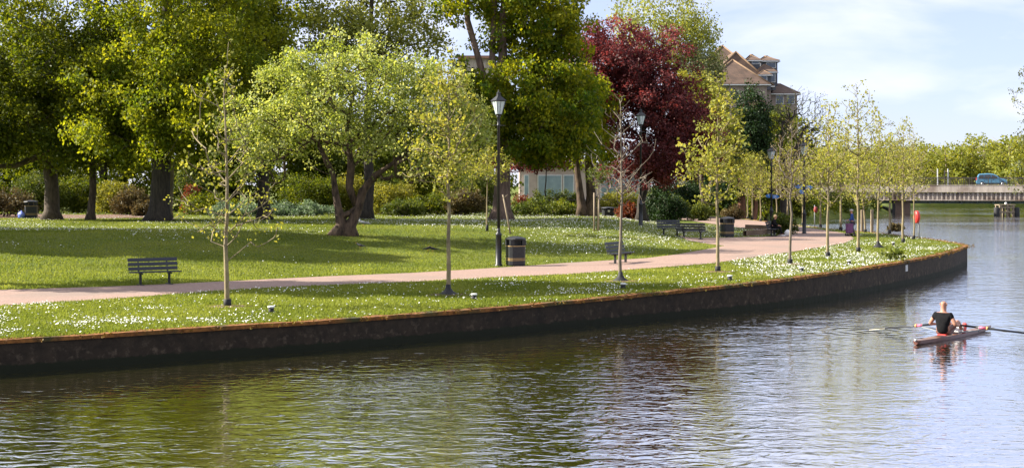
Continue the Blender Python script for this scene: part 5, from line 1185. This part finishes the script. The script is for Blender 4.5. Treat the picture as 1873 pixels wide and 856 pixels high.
jk = Sk(); a = jk.p((0, -.02, .55), (.18, .145)); b = jk.p((0, .0, .73), (.165, .135), a); c = jk.p((0, .07, .93), (.18, .14), b); jk.p((0, .13, 1.04), (.09, .08), c)
for s in (-1, 1): q = jk.p((s * .168, .09, 1.0), .075, c); q = jk.p((s * .225, .15, .76), .062, q); jk.p((s * .13, .34, .67), .05, q)
jk.build('coat', M['black_cloth'], ST)
tr_ = Sk(); a = tr_.p((0, .0, .55), (.165, .11))
for s in (-1, 1): q = tr_.p((s * .10, .06, .55), .095, a); q = tr_.p((s * .11, .46, .545), .076, q); tr_.p((s * .11, .57 + .05 * s, .13), .06, q)
tr_.build('trousers', M['black_cloth'], ST)
for s in (-1, 1): MB().box((s * .11, .65 + .05 * s, .05), (.09, .27, .10)).build('shoe', M['white'], ST, .03)
face(ST, (0, .17, 1.06), (0, 1, 0)); blob('hair', (0, .145, 1.235), (.105, .115, .12), M['blond'], ST, ((0, .06, 0), (0, -.75, .65)), 4, .08)
# white carrier bag by the feet, dark rucksack on the bench
cb = b5 + fx * .95 + Vector((.36, .93, 0)) * .05
o = empty('carrier_bag', cb, 0, 'white carrier bag on the ground by the sitter feet', 'bag'); blob('bag', (0, 0, .20), (.19, .14, .21), M['white'], o, None, 6, .12)
o = empty('rucksack', b5 + Vector((-.36, -.93, 0)) * -.62 + Vector((0, 0, .475)) - fx * .02, SA, 'dark rucksack standing on the far bench behind the sitter', 'rucksack'); blob('bag', (0, 0, .24), (.17, .12, .25), M['black_cloth'], o, None, 8, .05); MB().tube([(-.06, 0, .48), (0, 0, .55), (.06, 0, .48)], .012, 6).build('handle', M['rubber'], o)

# ------------------------------------------------------------------ birds
M['bird_dark'] = noisy('dark_feathers', (.012, .012, .014), (.03, .03, .034), 20, .6); M['bird_grey'] = noisy('grey_feathers', (.16, .17, .19), (.26, .27, .30), 14, .7); M['beak'] = noisy('beak', (.45, .25, .04), (.55, .32, .06), 10, .5)
def bird(loc, rz, label, mat, k=1.0, group=None, peck=.0):
    o = empty('bird', loc, rz, label, 'bird', group); sk = Sk()
    a = sk.p((0, 0, .10 * k), (.045 * k, .042 * k)); b = sk.p((0, .07 * k, .125 * k), .034 * k, a); c = sk.p((0, .11 * k, (.175 - peck) * k), .026 * k, b); d = sk.p((0, -.08 * k, .09 * k), .028 * k, a); e = sk.p((0, -.20 * k, .075 * k), (.020 * k, .007 * k), d)
    sk.build('body', M[mat], o, 1)
    MB().tube([(0, .13 * k, (.175 - peck) * k), (0, .175 * k, (.165 - peck) * k)], [.009 * k, .002 * k], 6).build('beak', M['beak'], o)
    for s in (-1, 1): MB().tube([(s * .018 * k, .0, .07 * k), (s * .02 * k, .01 * k, 0)], .005 * k, 5).build('leg', M['beak'], o)
    return o
gb = 'dark birds feeding on the lawn'
bird(P(659, 455), 1.2, 'dark bird on the lawn just below the gnarled tree', 'bird_dark', 1.5, gb); bird(P(783, 460), -1.0, 'left of two dark birds on lawn near second sapling', 'bird_dark', 1.5, gb, .04); bird(P(792, 461), 1.9, 'right of two dark birds on lawn near second sapling', 'bird_dark', 1.5, gb)
bird(P(665, 415), 1.5, 'grey pigeon on the bright lawn right of gnarled trunk', 'bird_grey', 2.2)
# gull over the far wood
gu = empty('gull', (xat(1791, 250), 250, zat(280, 250)), 2.0, 'white gull flying in front of the far wood', 'bird'); sk = Sk(); a = sk.p((0, 0, 0), .07); b = sk.p((0, .18, .02), .05, a); sk.p((0, .28, .03), .03, b); sk.p((0, -.25, 0), .03, a); sk.build('body', M['white'], gu, 1)
for s in (-1, 1): MB().add([(0, .08, .03), (s * .35, .16, .18), (s * .7, -.02, .10), (s * .34, -.02, .16), (0, -.08, .03), (s * .34, .06, .145)], [(0, 1, 3, 4), (1, 2, 3), (0, 1, 5), (4, 3, 5), (1, 2, 5), (2, 3, 5)]).build('wing', M['white'], gu)
